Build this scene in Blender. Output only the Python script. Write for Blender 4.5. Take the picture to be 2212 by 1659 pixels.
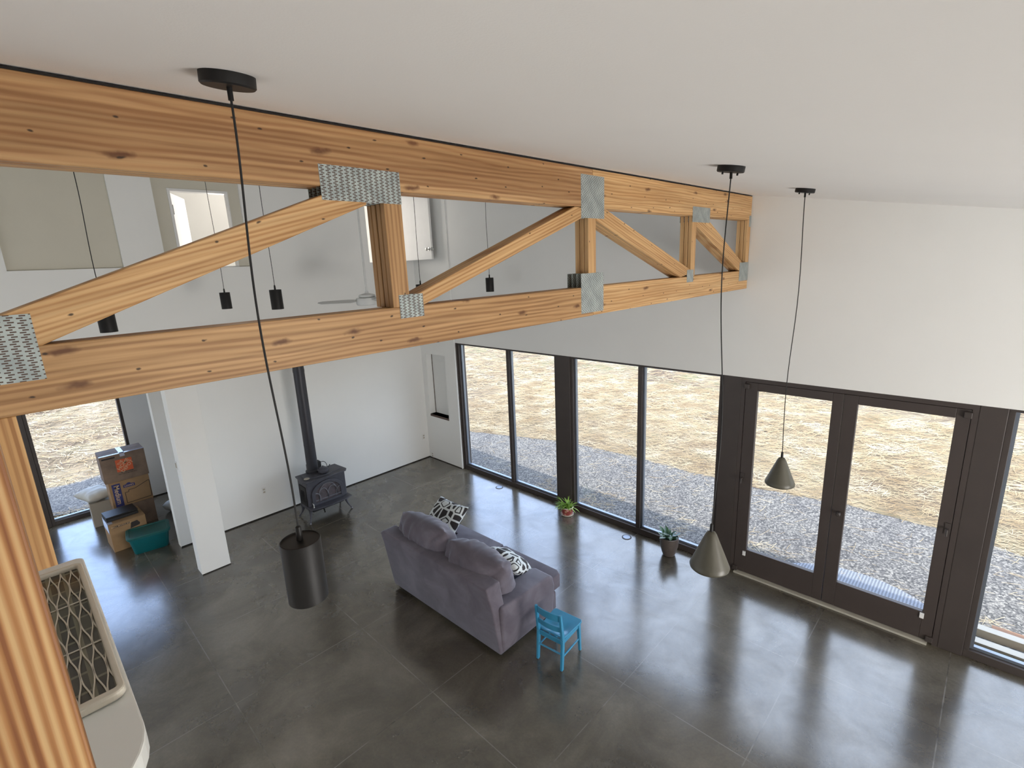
import bpy, bmesh, math, random
import numpy as np
from mathutils import Vector, Matrix, noise
R = math.radians
PI = math.pi
sc = bpy.context.scene
for o in list(bpy.data.objects): bpy.data.objects.remove(o, do_unlink=True)
COL = sc.collection

# ------------------------------------------------------------------ camera
yaw, pitch, roll = 2.34887836, -0.23509414, -0.04365091
fw = Vector((math.cos(yaw)*math.cos(pitch), math.sin(yaw)*math.cos(pitch), math.sin(pitch)))
rt = fw.cross(Vector((0, 0, 1))).normalized(); up = rt.cross(fw)
r2 = rt*math.cos(roll) + up*math.sin(roll); u2 = -rt*math.sin(roll) + up*math.cos(roll)
cd = bpy.data.cameras.new('camera'); cam = bpy.data.objects.new('camera', cd); COL.objects.link(cam)
cam.matrix_world = Matrix(((r2.x, u2.x, -fw.x, 8.530), (r2.y, u2.y, -fw.y, -6.022), (r2.z, u2.z, -fw.z, 4.0), (0, 0, 0, 1)))
cd.sensor_width = 36; cd.lens = 1085.384/2212*36; cd.clip_start = 0.02; cd.clip_end = 300
sc.camera = cam

# ------------------------------------------------------------------ world, sun, exposure
w = bpy.data.worlds.new('sky'); sc.world = w; w.use_nodes = True
nt = w.node_tree; nt.nodes.clear()
out = nt.nodes.new('ShaderNodeOutputWorld'); bg = nt.nodes.new('ShaderNodeBackground')
sky = nt.nodes.new('ShaderNodeTexSky'); sky.sky_type = 'NISHITA'; sky.sun_disc = False
sky.sun_elevation = R(58); sky.sun_rotation = R(160); sky.air_density = 1.0; sky.dust_density = 1.5; sky.ozone_density = 1.5
mx = nt.nodes.new('ShaderNodeMix'); mx.data_type = 'RGBA'; mx.inputs[0].default_value = 0.75
tcw = nt.nodes.new('ShaderNodeTexCoord'); sxw = nt.nodes.new('ShaderNodeSeparateXYZ'); mrw = nt.nodes.new('ShaderNodeMapRange'); mxw = nt.nodes.new('ShaderNodeMix'); mxw.data_type = 'RGBA'
nt.links.new(tcw.outputs['Generated'], sxw.inputs[0]); nt.links.new(sxw.outputs[0], mrw.inputs[0]); mrw.inputs[1].default_value = -.95; mrw.inputs[2].default_value = -.3
nt.links.new(mrw.outputs[0], mxw.inputs[0]); mxw.inputs[6].default_value = (2.3, 3.15, 5.2, 1); mxw.inputs[7].default_value = (2.45, 2.66, 3.08, 1)   # bluer away from the sun
nt.links.new(mxw.outputs[2], mx.inputs[7])
nt.links.new(sky.outputs[0], mx.inputs[6]); nt.links.new(mx.outputs[2], bg.inputs[0]); bg.inputs[1].default_value = 1.0
nt.links.new(bg.outputs[0], out.inputs[0])
sd = bpy.data.lights.new('sun', 'SUN'); sun = bpy.data.objects.new('sun', sd); COL.objects.link(sun)
sd.energy = 4.5; sd.angle = R(0.8); sd.color = (1.0, 0.93, 0.83)
sun.rotation_euler = Vector((-0.28, 0.135, -1)).to_track_quat('-Z', 'Y').to_euler()
def area(name, loc, direction, sx, sy, power, color):
    d = bpy.data.lights.new(name, 'AREA'); d.shape = 'RECTANGLE'; d.size = sx; d.size_y = sy; d.energy = power; d.color = color
    o = bpy.data.objects.new(name, d); COL.objects.link(o); o.location = loc
    o.rotation_euler = Vector(direction).to_track_quat('-Z', 'Z').to_euler(); return o
# added fill lamps, out of view: behind the camera, at loft level, far left
area('rear_fill', (12.85, -3.0, 1.35), (-1, -0.2, 0.5), 4.4, 2.2, 470, (1.0, 0.965, 0.92))
area('loft_fill', (12.85, -6.9, 3.0), (-1, 0.05, 0.12), 4.8, .8, 55, (1.0, 0.965, 0.93))
area('side_fill', (1.9, -9.35, 1.5), (0, 1, 0.3), 7.0, 2.4, 90, (0.93, 0.965, 1.0))
area('upper_room_fill', (-2.4, -2.2, 4.9), (1, 0.1, -0.1), 3.5, 1.2, 62, (1.0, 0.93, 0.86))  # added lamp that makes the upper room look lit through its openings
sc.view_settings.view_transform = 'Standard'; sc.view_settings.look = 'None'; sc.view_settings.gamma = 1
sc.view_settings.use_curve_mapping = False; sc.view_settings.exposure = 0.47
sc.cycles.use_denoising = True
sc.cycles.max_bounces = 8; sc.cycles.diffuse_bounces = 5; sc.cycles.glossy_bounces = 3
sc.cycles.transmission_bounces = 2; sc.cycles.transparent_max_bounces = 16
sc.cycles.sample_clamp_indirect = 6; sc.cycles.caustics_reflective = False; sc.cycles.caustics_refractive = False

# ------------------------------------------------------------------ helpers
def mesh_obj(name, verts, faces, mat, parent=None, smooth=False, loc=(0, 0, 0)):
    me = bpy.data.meshes.new(name); me.from_pydata([tuple(v) for v in verts], [], faces); me.validate()
    bm = bmesh.new(); bm.from_mesh(me); bmesh.ops.recalc_face_normals(bm, faces=bm.faces); bm.to_mesh(me); bm.free()
    o = bpy.data.objects.new(name, me); COL.objects.link(o)
    if mat: me.materials.append(mat)
    if smooth:
        for p in me.polygons: p.use_smooth = True
    if parent: o.parent = parent
    o.location = loc
    return o
class MB:
    def __init__(s): s.v = []; s.f = []
    def add(s, v, f):
        n = len(s.v); s.v += [Vector(a) for a in v]; s.f += [[i+n for i in g] for g in f]; return s
    def box(s, x0, x1, y0, y1, z0, z1, M=None):
        v = [Vector((x, y, z)) for x in (x0, x1) for y in (y0, y1) for z in (z0, z1)]
        if M: v = [M @ a for a in v]
        return s.add(v, [(0, 1, 3, 2), (4, 6, 7, 5), (0, 4, 5, 1), (2, 3, 7, 6), (0, 2, 6, 4), (1, 5, 7, 3)])
    def prism(s, poly, a, b, axis=0, M=None):
        """poly in the two other axes, extruded from a to b along axis"""
        n = len(poly); v = []
        for t in (a, b):
            for p in poly:
                q = list(p); q.insert(axis, t); v.append(Vector(q))
        if M: v = [M @ c for c in v]
        return s.add(v, [list(range(n)), list(range(2*n-1, n-1, -1))] + [(i, (i+1) % n, n+(i+1) % n, n+i) for i in range(n)])
    def lathe(s, prof, seg=32, c=(0, 0, 0), M=None, cap0=True, cap1=True):
        v = []; f = []
        for r, z in prof:
            for k in range(seg):
                a = 2*PI*k/seg; v.append(Vector((c[0]+r*math.cos(a), c[1]+r*math.sin(a), c[2]+z)))
        for i in range(len(prof)-1):
            for k in range(seg):
                f.append((i*seg+k, i*seg+(k+1) % seg, (i+1)*seg+(k+1) % seg, (i+1)*seg+k))
        if cap0: f.append(list(range(seg))[::-1])
        if cap1: f.append([(len(prof)-1)*seg+k for k in range(seg)])
        if M: v = [M @ a for a in v]
        return s.add(v, f)
    def tube(s, pts, r, seg=8, r1=None, caps=True):
        pts = [Vector(p) for p in pts]; n = len(pts); v = []; f = []
        t0 = (pts[1]-pts[0]).normalized(); ref = Vector((0, 0, 1)) if abs(t0.z) < .9 else Vector((1, 0, 0))
        nrm = t0.cross(ref).normalized()
        for i, p in enumerate(pts):
            t = (pts[min(i+1, n-1)]-pts[max(i-1, 0)]).normalized()
            nrm = (nrm - t*nrm.dot(t)).normalized(); bn = t.cross(nrm)
            rr = r if r1 is None else r+(r1-r)*i/(n-1)
            if callable(r): rr = r(i/(n-1))
            for k in range(seg):
                a = 2*PI*k/seg; v.append(p+(nrm*math.cos(a)+bn*math.sin(a))*rr)
        for i in range(n-1):
            for k in range(seg): f.append((i*seg+k, i*seg+(k+1) % seg, (i+1)*seg+(k+1) % seg, (i+1)*seg+k))
        if caps: f += [list(range(seg))[::-1], [(n-1)*seg+k for k in range(seg)]]
        return s.add(v, f)
    def build(s, name, mat, parent=None, smooth=False, bevel=0, off=None, seg=2, subd=0, loc=(0, 0, 0)):
        v = s.v if off is None else [a-Vector(off) for a in s.v]
        o = mesh_obj(name, v, s.f, mat, parent, smooth, loc)
        if bevel:
            m = o.modifiers.new('bevel', 'BEVEL'); m.width = bevel; m.segments = seg; m.limit_method = 'ANGLE'; m.angle_limit = R(35)
            m.harden_normals = False
        if subd:
            m = o.modifiers.new('subd', 'SUBSURF'); m.levels = subd; m.render_levels = subd
        if smooth and not subd:
            try:
                o.data.set_sharp_from_angle(angle=R(38))
            except Exception: pass
        return o
def empty(name, loc, rz=0, label=None, cat=None, group=None, kind=None):
    o = bpy.data.objects.new(name, None); COL.objects.link(o); o.location = loc; o.rotation_euler = (0, 0, rz); o.empty_display_size = .1
    return tag(o, label, cat, group, kind)
def tag(o, label=None, cat=None, group=None, kind=None):
    if label: o['label'] = label
    if cat: o['category'] = cat
    if group: o['group'] = group
    if kind: o['kind'] = kind
    return o
def struct(o): o['kind'] = 'structure'; return o
def copy_tree(o, parent=None):
    c = o.copy(); COL.objects.link(c)
    if parent: c.parent = parent
    for ch in list(o.children): copy_tree(ch, c)
    return c

# ------------------------------------------------------------------ materials
def lin(r, g, b):
    f = lambda c: c/12.92 if c <= .04045 else ((c+.055)/1.055)**2.4
    return (f(r/255), f(g/255), f(b/255), 1)
def newmat(name):
    m = bpy.data.materials.new(name); m.use_nodes = True; n = m.node_tree; b = n.nodes['Principled BSDF']; return m, n, b
def N(n, typ, **kw):
    a = n.nodes.new(typ)
    for k, v in kw.items(): setattr(a, k, v)
    return a
def mapping(n, scale, coord='Object', rot=(0, 0, 0), loc=(0, 0, 0)):
    t = N(n, 'ShaderNodeTexCoord'); m = N(n, 'ShaderNodeMapping'); m.inputs['Scale'].default_value = scale
    m.inputs['Rotation'].default_value = rot; m.inputs['Location'].default_value = loc
    n.links.new(t.outputs[coord], m.inputs[0]); return m
def noise_t(n, vec, scale, detail=4, rough=.55, dist=0):
    a = N(n, 'ShaderNodeTexNoise'); a.inputs['Scale'].default_value = scale; a.inputs['Detail'].default_value = detail
    a.inputs['Roughness'].default_value = rough; a.inputs['Distortion'].default_value = dist
    n.links.new(vec, a.inputs['Vector']); return a
def ramp(n, fac, stops, interp='LINEAR'):
    r = N(n, 'ShaderNodeValToRGB'); r.color_ramp.interpolation = interp; e = r.color_ramp.elements
    while len(e) < len(stops): e.new(.5)
    for el, (p, c) in zip(e, stops): el.position = p; el.color = c if len(c) == 4 else (*c, 1)
    n.links.new(fac, r.inputs[0]); return r
def mixc(n, fac, a, b, blend='MIX'):
    m = N(n, 'ShaderNodeMix', data_type='RGBA', blend_type=blend)
    for s, v in ((0, fac), (6, a), (7, b)):
        if hasattr(v, 'links') or hasattr(v, 'is_linked'): n.links.new(v, m.inputs[s])
        else: m.inputs[s].default_value = v
    return m.outputs[2]
def math_(n, op, a, b=None, c=None):
    m = N(n, 'ShaderNodeMath', operation=op)
    for i, v in enumerate((a, b, c)):
        if v is None: continue
        if hasattr(v, 'is_linked'): n.links.new(v, m.inputs[i])
        else: m.inputs[i].default_value = v
    return m.outputs[0]
def bump(n, b, h, strength=.2, dist=.01):
    k = N(n, 'ShaderNodeBump'); k.inputs['Strength'].default_value = strength; k.inputs['Distance'].default_value = dist
    n.links.new(h, k.inputs['Height']); n.links.new(k.outputs[0], b.inputs['Normal'])
def plain(name, col, rough=.5, metal=0, var=.06, scale=6, spec=.5, bmp=0, bscale=60):
    m, n, b = newmat(name); b.inputs['Roughness'].default_value = rough; b.inputs['Metallic'].default_value = metal
    b.inputs['Specular IOR Level'].default_value = spec
    mp = mapping(n, (1, 1, 1)); t = noise_t(n, mp.outputs[0], scale, 4)
    c0 = tuple(max(0, c*(1-var)) for c in col[:3]); c1 = tuple(min(1, c*(1+var)) for c in col[:3])
    r = ramp(n, t.outputs[0], [(.3, c0), (.7, c1)]); n.links.new(r.outputs[0], b.inputs['Base Color'])
    if bmp:
        t2 = noise_t(n, mp.outputs[0], bscale, 3); bump(n, b, t2.outputs[0], bmp, .005)
    return m
def vor2(n, sy, sz, seed, rand=1.0):
    tc = N(n, 'ShaderNodeTexCoord'); s_ = N(n, 'ShaderNodeSeparateXYZ'); cb = N(n, 'ShaderNodeCombineXYZ'); n.links.new(tc.outputs['Object'], s_.inputs[0])
    nz = N(n, 'ShaderNodeTexNoise'); nz.inputs['Scale'].default_value = 22; n.links.new(tc.outputs['Object'], nz.inputs['Vector']); w_ = math_(n, 'MULTIPLY', math_(n, 'SUBTRACT', nz.outputs[0], .5), .12)
    n.links.new(math_(n, 'ADD', math_(n, 'MULTIPLY_ADD', s_.outputs[1], sy, seed), w_), cb.inputs[0]); n.links.new(math_(n, 'ADD', math_(n, 'MULTIPLY_ADD', s_.outputs[2], sz, seed*.37), w_), cb.inputs[1])
    v = N(n, 'ShaderNodeTexVoronoi', voronoi_dimensions='2D'); v.inputs['Scale'].default_value = 1.0; v.inputs['Randomness'].default_value = rand; n.links.new(cb.outputs[0], v.inputs['Vector']); return v
def wood(name, light, mid, dark, ring=9.0, streak=1.0, knots=True, nails=True, rough=.5, across='Z', seed=0, stretch=.10, dist=5.0, wmix=.5):
    m, n, b = newmat(name); b.inputs['Roughness'].default_value = rough; b.inputs['Specular IOR Level'].default_value = .35
    mp = mapping(n, (.6, stretch, 1), loc=(seed, seed*.37, seed*.11))
    wv = N(n, 'ShaderNodeTexWave', wave_type='BANDS', bands_direction=across)
    wv.inputs['Scale'].default_value = ring; wv.inputs['Distortion'].default_value = dist; wv.inputs['Detail'].default_value = 2.5
    wv.inputs['Detail Scale'].default_value = .9; wv.inputs['Detail Roughness'].default_value = .45
    n.links.new(mp.outputs[0], wv.inputs[0])
    sg = {'Z': (.6, stretch*.28, 1.0), 'Y': (.6, 1.0, .012)}[across]; mg = mapping(n, sg, loc=(seed, seed*.7, seed*.2)); ng = noise_t(n, mg.outputs[0], ring*3.2, 3.5, .55, .25)
    mgr = N(n, 'ShaderNodeMapRange'); mgr.inputs[1].default_value = .32; mgr.inputs[2].default_value = .68; n.links.new(ng.outputs[0], mgr.inputs[0])
    fac = math_(n, 'ADD', math_(n, 'MULTIPLY', mgr.outputs[0], 1-wmix), math_(n, 'MULTIPLY', wv.outputs['Fac'], wmix))
    r = ramp(n, fac, [(.18, light), (.50, mid), (.80, dark)])
    mp2 = mapping(n, (60, 1.4, 60), loc=(seed, 0, 0)); t2 = noise_t(n, mp2.outputs[0], 1.0, 3)
    r2_ = ramp(n, t2.outputs[0], [(.3, (.80, .78, .75, 1)), (.7, (1.08, 1.07, 1.05, 1))])
    c = mixc(n, streak*.8, r.outputs[0], r2_.outputs[0], 'MULTIPLY')
    mp3 = mapping(n, (1.5, .6, 7), loc=(seed*2, 1, 0)); t3 = noise_t(n, mp3.outputs[0], 1.0, 2)
    r3 = ramp(n, t3.outputs[0], [(.35, (.84, .76, .68, 1)), (.65, (1.08, 1.06, 1.04, 1))])
    c = mixc(n, .85, c, r3.outputs[0], 'MULTIPLY')
    if knots:
        v = vor2(n, 1.7, 5.2, seed*.71)
        k = ramp(n, v.outputs['Distance'], [(.025, (1, 1, 1, 1)), (.085, (0, 0, 0, 1))])
        c = mixc(n, math_(n, 'MULTIPLY', k.outputs[0], .85), c, (.10, .035, .014, 1))
    if nails:
        v = vor2(n, 4.0, 8.5, seed*.3+3, .75)
        k = ramp(n, v.outputs['Distance'], [(.020, (1, 1, 1, 1)), (.042, (0, 0, 0, 1))])
        c = mixc(n, math_(n, 'MULTIPLY', k.outputs[0], .9), c, (.03, .018, .012, 1))
    n.links.new(c, b.inputs['Base Color'])
    bump(n, b, fac, .12, .002)
    return m
M = {}
M['wall'] = plain('wall_paint', (.83, .832, .815), .85, var=.012, scale=1.5, spec=.25, bmp=.06, bscale=220)
M['ceiling'] = plain('ceiling_paint', (.85, .84, .825), .9, var=.012, scale=1.2, spec=.2, bmp=.06, bscale=200)
M['tan'] = plain('tan_panel', (.63, .60, .51), .85, var=.015, scale=3, spec=.2)
M['lumber_a'] = wood('pine_timber', lin(212, 178, 132), lin(204, 166, 118), lin(184, 143, 96), ring=15, seed=1, dist=9)
M['lumber_b'] = wood('pine_timber_warm', lin(190, 154, 111), lin(178, 142, 100), lin(154, 117, 79), ring=13, seed=4.3, dist=8)
M['lumber_c'] = wood('pine_timber_web', lin(214, 180, 134), lin(205, 168, 120), lin(180, 138, 92), ring=18, seed=7.7, knots=False)
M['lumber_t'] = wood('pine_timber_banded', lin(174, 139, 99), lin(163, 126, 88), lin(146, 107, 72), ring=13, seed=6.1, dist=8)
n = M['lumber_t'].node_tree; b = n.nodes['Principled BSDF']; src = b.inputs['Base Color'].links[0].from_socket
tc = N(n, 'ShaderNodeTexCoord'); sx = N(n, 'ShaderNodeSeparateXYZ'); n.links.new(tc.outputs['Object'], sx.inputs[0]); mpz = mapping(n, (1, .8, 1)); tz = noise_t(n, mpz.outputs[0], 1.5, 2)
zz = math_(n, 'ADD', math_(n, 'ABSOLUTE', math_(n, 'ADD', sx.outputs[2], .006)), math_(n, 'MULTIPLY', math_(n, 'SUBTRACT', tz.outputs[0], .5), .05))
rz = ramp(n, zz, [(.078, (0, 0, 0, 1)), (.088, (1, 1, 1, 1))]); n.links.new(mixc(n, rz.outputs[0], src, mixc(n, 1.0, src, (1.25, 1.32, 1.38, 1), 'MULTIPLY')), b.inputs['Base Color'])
M['post_stripe'] = wood('fir_edge_grain', lin(214, 184, 138), lin(182, 136, 88), lin(140, 92, 56), ring=34, seed=2.2, knots=False, nails=False, across='Y', stretch=1, dist=2.6, wmix=.55)
M['black'] = plain('matte_black_metal', lin(28, 27, 27), .5, var=.05, spec=.28)
M['black_soft'] = plain('black_rubber', lin(22, 22, 23), .6, var=.05)
M['olive'] = plain('olive_enamel', lin(82, 79, 68), .4, var=.03, scale=30)
M['bronze'] = plain('dark_bronze_frame', lin(66, 59, 56), .5, var=.08, scale=3, spec=.4)
M['bronze_door'] = plain('dark_brown_door_paint', lin(68, 60, 57), .5, var=.06, scale=3, spec=.4)
M['alu'] = plain('grey_aluminium', lin(130, 138, 150), .35, .6, var=.04)
M['white_plastic'] = plain('white_plastic', (.78, .78, .77), .4, var=.02)
M['white_metal'] = plain('white_enamel', (.62, .63, .62), .4, var=.02)
M['steel'] = plain('polished_steel', (.6, .6, .58), .25, 1.0)
M['iron'] = plain('cast_iron', lin(78, 78, 86), .5, .3, var=.12, scale=20, bmp=.15, bscale=90)
M['iron_dark'] = plain('cast_iron_dark', lin(34, 33, 35), .6, .2, var=.12)
M['pipe'] = plain('black_stove_pipe', lin(48, 48, 54), .45, .3, var=.06)
M['iron_light'] = plain('lighter_iron', lin(128, 128, 136), .45, .3)  # lighter iron tone, so the tracery stands out
M['soot'] = plain('stove_glass_sooty', lin(96, 88, 92), .25, var=.25, scale=9)
M['blue'] = plain('blue_gloss_paint', lin(58, 138, 176), .22, var=.05, scale=9)
M['dark_wood'] = plain('dark_stained_wood', lin(84, 64, 54), .5, var=.12, scale=18)
M['threshold'] = plain('pale_threshold', lin(176, 172, 160), .5, var=.05)
M['soil'] = plain('potting_soil', lin(40, 30, 25), .9, var=.4, scale=80)
M['gap_dark'] = plain('dark_gap', lin(30, 26, 24), .9)  # near-black for the gap over the truss and the wall-foot reveal
M['leaf_light'] = plain('light_green_leaf', lin(140, 175, 70), .45, var=.25, scale=20)
M['leaf_dark'] = plain('dark_green_leaf', lin(48, 84, 52), .3, var=.3, scale=20)
M['teal'] = plain('teal_plastic', lin(8, 88, 94), .35, var=.06, scale=10)
M['tub_lid'] = plain('dark_teal_lid', lin(20, 84, 82), .4, var=.06, scale=10)
M['tape'] = plain('clear_packing_tape', lin(170, 172, 186), .2, var=.05)
M['card'] = plain('cardboard', lin(150, 120, 86), .8, var=.1, scale=7, bmp=.05, bscale=70)
M['card2'] = plain('cardboard_grey_scuffed', lin(124, 104, 88), .8, var=.25, scale=5)
M['orange'] = plain('printed_orange', lin(205, 92, 52), .7)
M['print_blue'] = plain('printed_blue', lin(48, 52, 104), .7)
M['print_black'] = plain('printed_black', lin(40, 34, 34), .7)
M['print_pale'] = plain('printed_pale', lin(206, 176, 140), .7)
M['linen'] = plain('off_white_fabric', lin(205, 205, 200), .9, var=.05, scale=12)
M['glaze_white'] = plain('cream_ceramic', lin(214, 208, 194), .25, var=.03)
M['glaze_gray'] = plain('grey_brown_stoneware', lin(88, 80, 76), .45, var=.15, scale=14)
M['plank_white'] = plain('white_painted_board', lin(176, 168, 154), .7, var=.04)
M['plank_brown'] = plain('brown_board', lin(128, 92, 66), .7, var=.12, scale=6)
# loft ledge
M['ledge'] = plain('white_lacquer', (.86, .88, .86), .35, var=.01)
# fabric
m, n, b = newmat('grey_velvet'); M['velvet'] = m
mp = mapping(n, (1, 1, 1)); t = noise_t(n, mp.outputs[0], 3.2, 5, .6, .6)
r = ramp(n, t.outputs[0], [(.3, lin(80, 73, 82)), (.5, lin(95, 88, 97)), (.72, lin(112, 106, 116))]); n.links.new(r.outputs[0], b.inputs['Base Color'])
b.inputs['Roughness'].default_value = .85; b.inputs['Sheen Weight'].default_value = .5; b.inputs['Sheen Roughness'].default_value = .4
b.inputs['Sheen Tint'].default_value = (.8, .85, 1, 1)
t2 = noise_t(n, mp.outputs[0], 260, 2); bump(n, b, t2.outputs[0], .15, .002)
# patterned pillow fabric
m, n, b = newmat('black_and_white_print'); M['pattern'] = m
mp = mapping(n, (1, 1, 1)); v = N(n, 'ShaderNodeTexVoronoi', feature='DISTANCE_TO_EDGE'); v.inputs['Scale'].default_value = 8.5
v2 = N(n, 'ShaderNodeTexVoronoi', feature='F1'); v2.inputs['Scale'].default_value = 8.5
n.links.new(mp.outputs[0], v.inputs['Vector']); n.links.new(mp.outputs[0], v2.inputs['Vector'])
outer = math_(n, 'GREATER_THAN', v.outputs['Distance'], .10); inner = math_(n, 'GREATER_THAN', v.outputs['Distance'], .21)
sep = N(n, 'ShaderNodeSeparateColor'); n.links.new(v2.outputs['Color'], sep.inputs[0])
ringy = math_(n, 'GREATER_THAN', sep.outputs[0], .52)
blk = math_(n, 'SUBTRACT', outer, math_(n, 'MULTIPLY', inner, ringy))
n.links.new(mixc(n, blk, lin(214, 220, 222), lin(42, 38, 40)), b.inputs['Base Color']); b.inputs['Roughness'].default_value = .85
# polished concrete floor with saw-cut joints
m, n, b = newmat('polished_concrete'); M['floor'] = m
mp = mapping(n, (1, 1, 1)); t = noise_t(n, mp.outputs[0], 1.3, 7, .62, .5); t5 = noise_t(n, mp.outputs[0], .45, 3, .5)
r = ramp(n, t.outputs[0], [(.28, lin(58, 52, 44)), (.5, lin(86, 80, 69)), (.72, lin(112, 106, 94))])
rr = ramp(n, t5.outputs[0], [(.35, (.82, .80, .78, 1)), (.65, (1.12, 1.12, 1.12, 1))])
c = mixc(n, 1.0, r.outputs[0], rr.outputs[0], 'MULTIPLY')
t3 = noise_t(n, mp.outputs[0], 42, 4, .7); r3 = ramp(n, t3.outputs[0], [(.35, (.86, .86, .86, 1)), (.65, (1.08, 1.08, 1.07, 1))])
c = mixc(n, .8, c, r3.outputs[0], 'MULTIPLY')
sx = N(n, 'ShaderNodeSeparateXYZ'); tc = N(n, 'ShaderNodeTexCoord'); n.links.new(tc.outputs['Object'], sx.inputs[0])
acc = None
for ax, ps in ((0, (-1.5, 1.09, 2.41, 3.73, 5.05, 6.365, 7.51, 8.61, 9.9)), (1, (-8.9, -7.7, -6.42, -5.12, -3.77, -2.47, -1.12))):
    for p in ps:
        d = math_(n, 'LESS_THAN', math_(n, 'ABSOLUTE', math_(n, 'SUBTRACT', sx.outputs[ax], p)), .0045)
        acc = d if acc is None else math_(n, 'MAXIMUM', acc, d)
tn = noise_t(n, mp.outputs[0], 2.2, 3); rn = ramp(n, tn.outputs[0], [(.4, lin(50, 46, 44)), (.55, lin(140, 136, 130))])
c = mixc(n, math_(n, 'MULTIPLY', acc, .42), c, rn.outputs[0])
n.links.new(c, b.inputs['Base Color'])
t4 = noise_t(n, mp.outputs[0], 2.5, 5); r4 = N(n, 'ShaderNodeMapRange'); r4.inputs[3].default_value = .15; r4.inputs[4].default_value = .25
n.links.new(t4.outputs[0], r4.inputs[0]); n.links.new(r4.outputs[0], b.inputs['Roughness'])
t6 = noise_t(n, mp.outputs[0], 2.0, 8, .72, .8); r6 = N(n, 'ShaderNodeMapRange'); r6.inputs[1].default_value = .34; r6.inputs[2].default_value = .64; r6.inputs[3].default_value = .33; r6.inputs[4].default_value = .54
n.links.new(t6.outputs[0], r6.inputs[0]); n.links.new(r6.outputs[0], b.inputs['Specular IOR Level'])
bump(n, b, t3.outputs[0], .05, .004)
b.inputs['IOR'].default_value = 2.2; b.inputs['Specular IOR Level'].default_value = .5
# glass
m = bpy.data.materials.new('window_glass'); m.use_nodes = True; n = m.node_tree; n.nodes.clear(); M['glass'] = m
o_ = N(n, 'ShaderNodeOutputMaterial'); tr = N(n, 'ShaderNodeBsdfTransparent'); gl = N(n, 'ShaderNodeBsdfGlossy'); ms = N(n, 'ShaderNodeMixShader')
lw = N(n, 'ShaderNodeLayerWeight'); lw.inputs[0].default_value = .5; fac_ = math_(n, 'ADD', math_(n, 'MULTIPLY', math_(n, 'POWER', lw.outputs['Facing'], 4.0), .45), .025); gl.inputs['Roughness'].default_value = .02; tr.inputs[0].default_value = (.97, .985, .98, 1)
n.links.new(fac_, ms.inputs[0]); n.links.new(tr.outputs[0], ms.inputs[1]); n.links.new(gl.outputs[0], ms.inputs[2]); n.links.new(ms.outputs[0], o_.inputs[0])
# straw ground and gravel
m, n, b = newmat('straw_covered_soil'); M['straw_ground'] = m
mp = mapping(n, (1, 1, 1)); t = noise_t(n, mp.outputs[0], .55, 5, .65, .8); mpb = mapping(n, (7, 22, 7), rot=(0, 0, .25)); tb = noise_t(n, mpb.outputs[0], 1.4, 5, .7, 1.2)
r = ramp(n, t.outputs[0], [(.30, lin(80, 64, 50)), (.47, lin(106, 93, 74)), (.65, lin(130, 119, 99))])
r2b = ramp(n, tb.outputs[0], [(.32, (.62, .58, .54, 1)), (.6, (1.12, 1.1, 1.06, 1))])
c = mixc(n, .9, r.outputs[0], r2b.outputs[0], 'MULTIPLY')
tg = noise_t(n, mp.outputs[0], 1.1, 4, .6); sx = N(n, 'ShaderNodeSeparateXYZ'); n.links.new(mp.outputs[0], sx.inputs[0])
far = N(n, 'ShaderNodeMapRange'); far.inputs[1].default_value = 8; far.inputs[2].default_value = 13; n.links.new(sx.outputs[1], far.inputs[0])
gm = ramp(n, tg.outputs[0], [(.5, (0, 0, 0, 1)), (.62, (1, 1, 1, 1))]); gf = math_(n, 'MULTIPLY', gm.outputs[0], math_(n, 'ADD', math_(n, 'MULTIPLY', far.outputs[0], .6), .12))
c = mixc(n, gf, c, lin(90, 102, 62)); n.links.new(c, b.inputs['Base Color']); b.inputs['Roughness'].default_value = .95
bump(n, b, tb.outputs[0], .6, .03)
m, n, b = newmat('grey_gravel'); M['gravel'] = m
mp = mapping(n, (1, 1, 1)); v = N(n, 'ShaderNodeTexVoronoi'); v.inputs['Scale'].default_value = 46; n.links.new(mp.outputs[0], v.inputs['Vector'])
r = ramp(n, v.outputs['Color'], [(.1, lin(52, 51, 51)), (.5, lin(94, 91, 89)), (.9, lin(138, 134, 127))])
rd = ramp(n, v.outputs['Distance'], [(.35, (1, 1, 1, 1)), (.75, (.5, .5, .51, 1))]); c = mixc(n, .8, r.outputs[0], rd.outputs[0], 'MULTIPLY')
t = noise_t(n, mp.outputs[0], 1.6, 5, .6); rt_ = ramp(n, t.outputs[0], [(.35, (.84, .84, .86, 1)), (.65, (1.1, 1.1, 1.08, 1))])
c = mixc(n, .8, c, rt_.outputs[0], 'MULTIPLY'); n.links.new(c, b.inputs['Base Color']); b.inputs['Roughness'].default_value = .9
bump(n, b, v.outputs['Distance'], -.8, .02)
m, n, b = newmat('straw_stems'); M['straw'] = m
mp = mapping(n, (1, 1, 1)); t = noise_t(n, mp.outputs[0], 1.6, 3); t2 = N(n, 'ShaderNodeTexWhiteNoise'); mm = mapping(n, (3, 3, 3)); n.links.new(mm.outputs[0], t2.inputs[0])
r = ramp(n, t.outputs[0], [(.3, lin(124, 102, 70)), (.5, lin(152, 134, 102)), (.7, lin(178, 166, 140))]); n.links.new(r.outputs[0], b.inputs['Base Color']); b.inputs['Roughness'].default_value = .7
# doormat weave
m, n, b = newmat('grey_woven_mat'); M['mat'] = m
mp = mapping(n, (1, 1, 1), rot=(0, 0, .785)); ch = N(n, 'ShaderNodeTexChecker'); ch.inputs['Scale'].default_value = 42; n.links.new(mp.outputs[0], ch.inputs[0])
ch.inputs[1].default_value = lin(122, 127, 138); ch.inputs[2].default_value = lin(70, 74, 84); n.links.new(ch.outputs[0], b.inputs['Base Color']); b.inputs['Roughness'].default_value = .6
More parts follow.
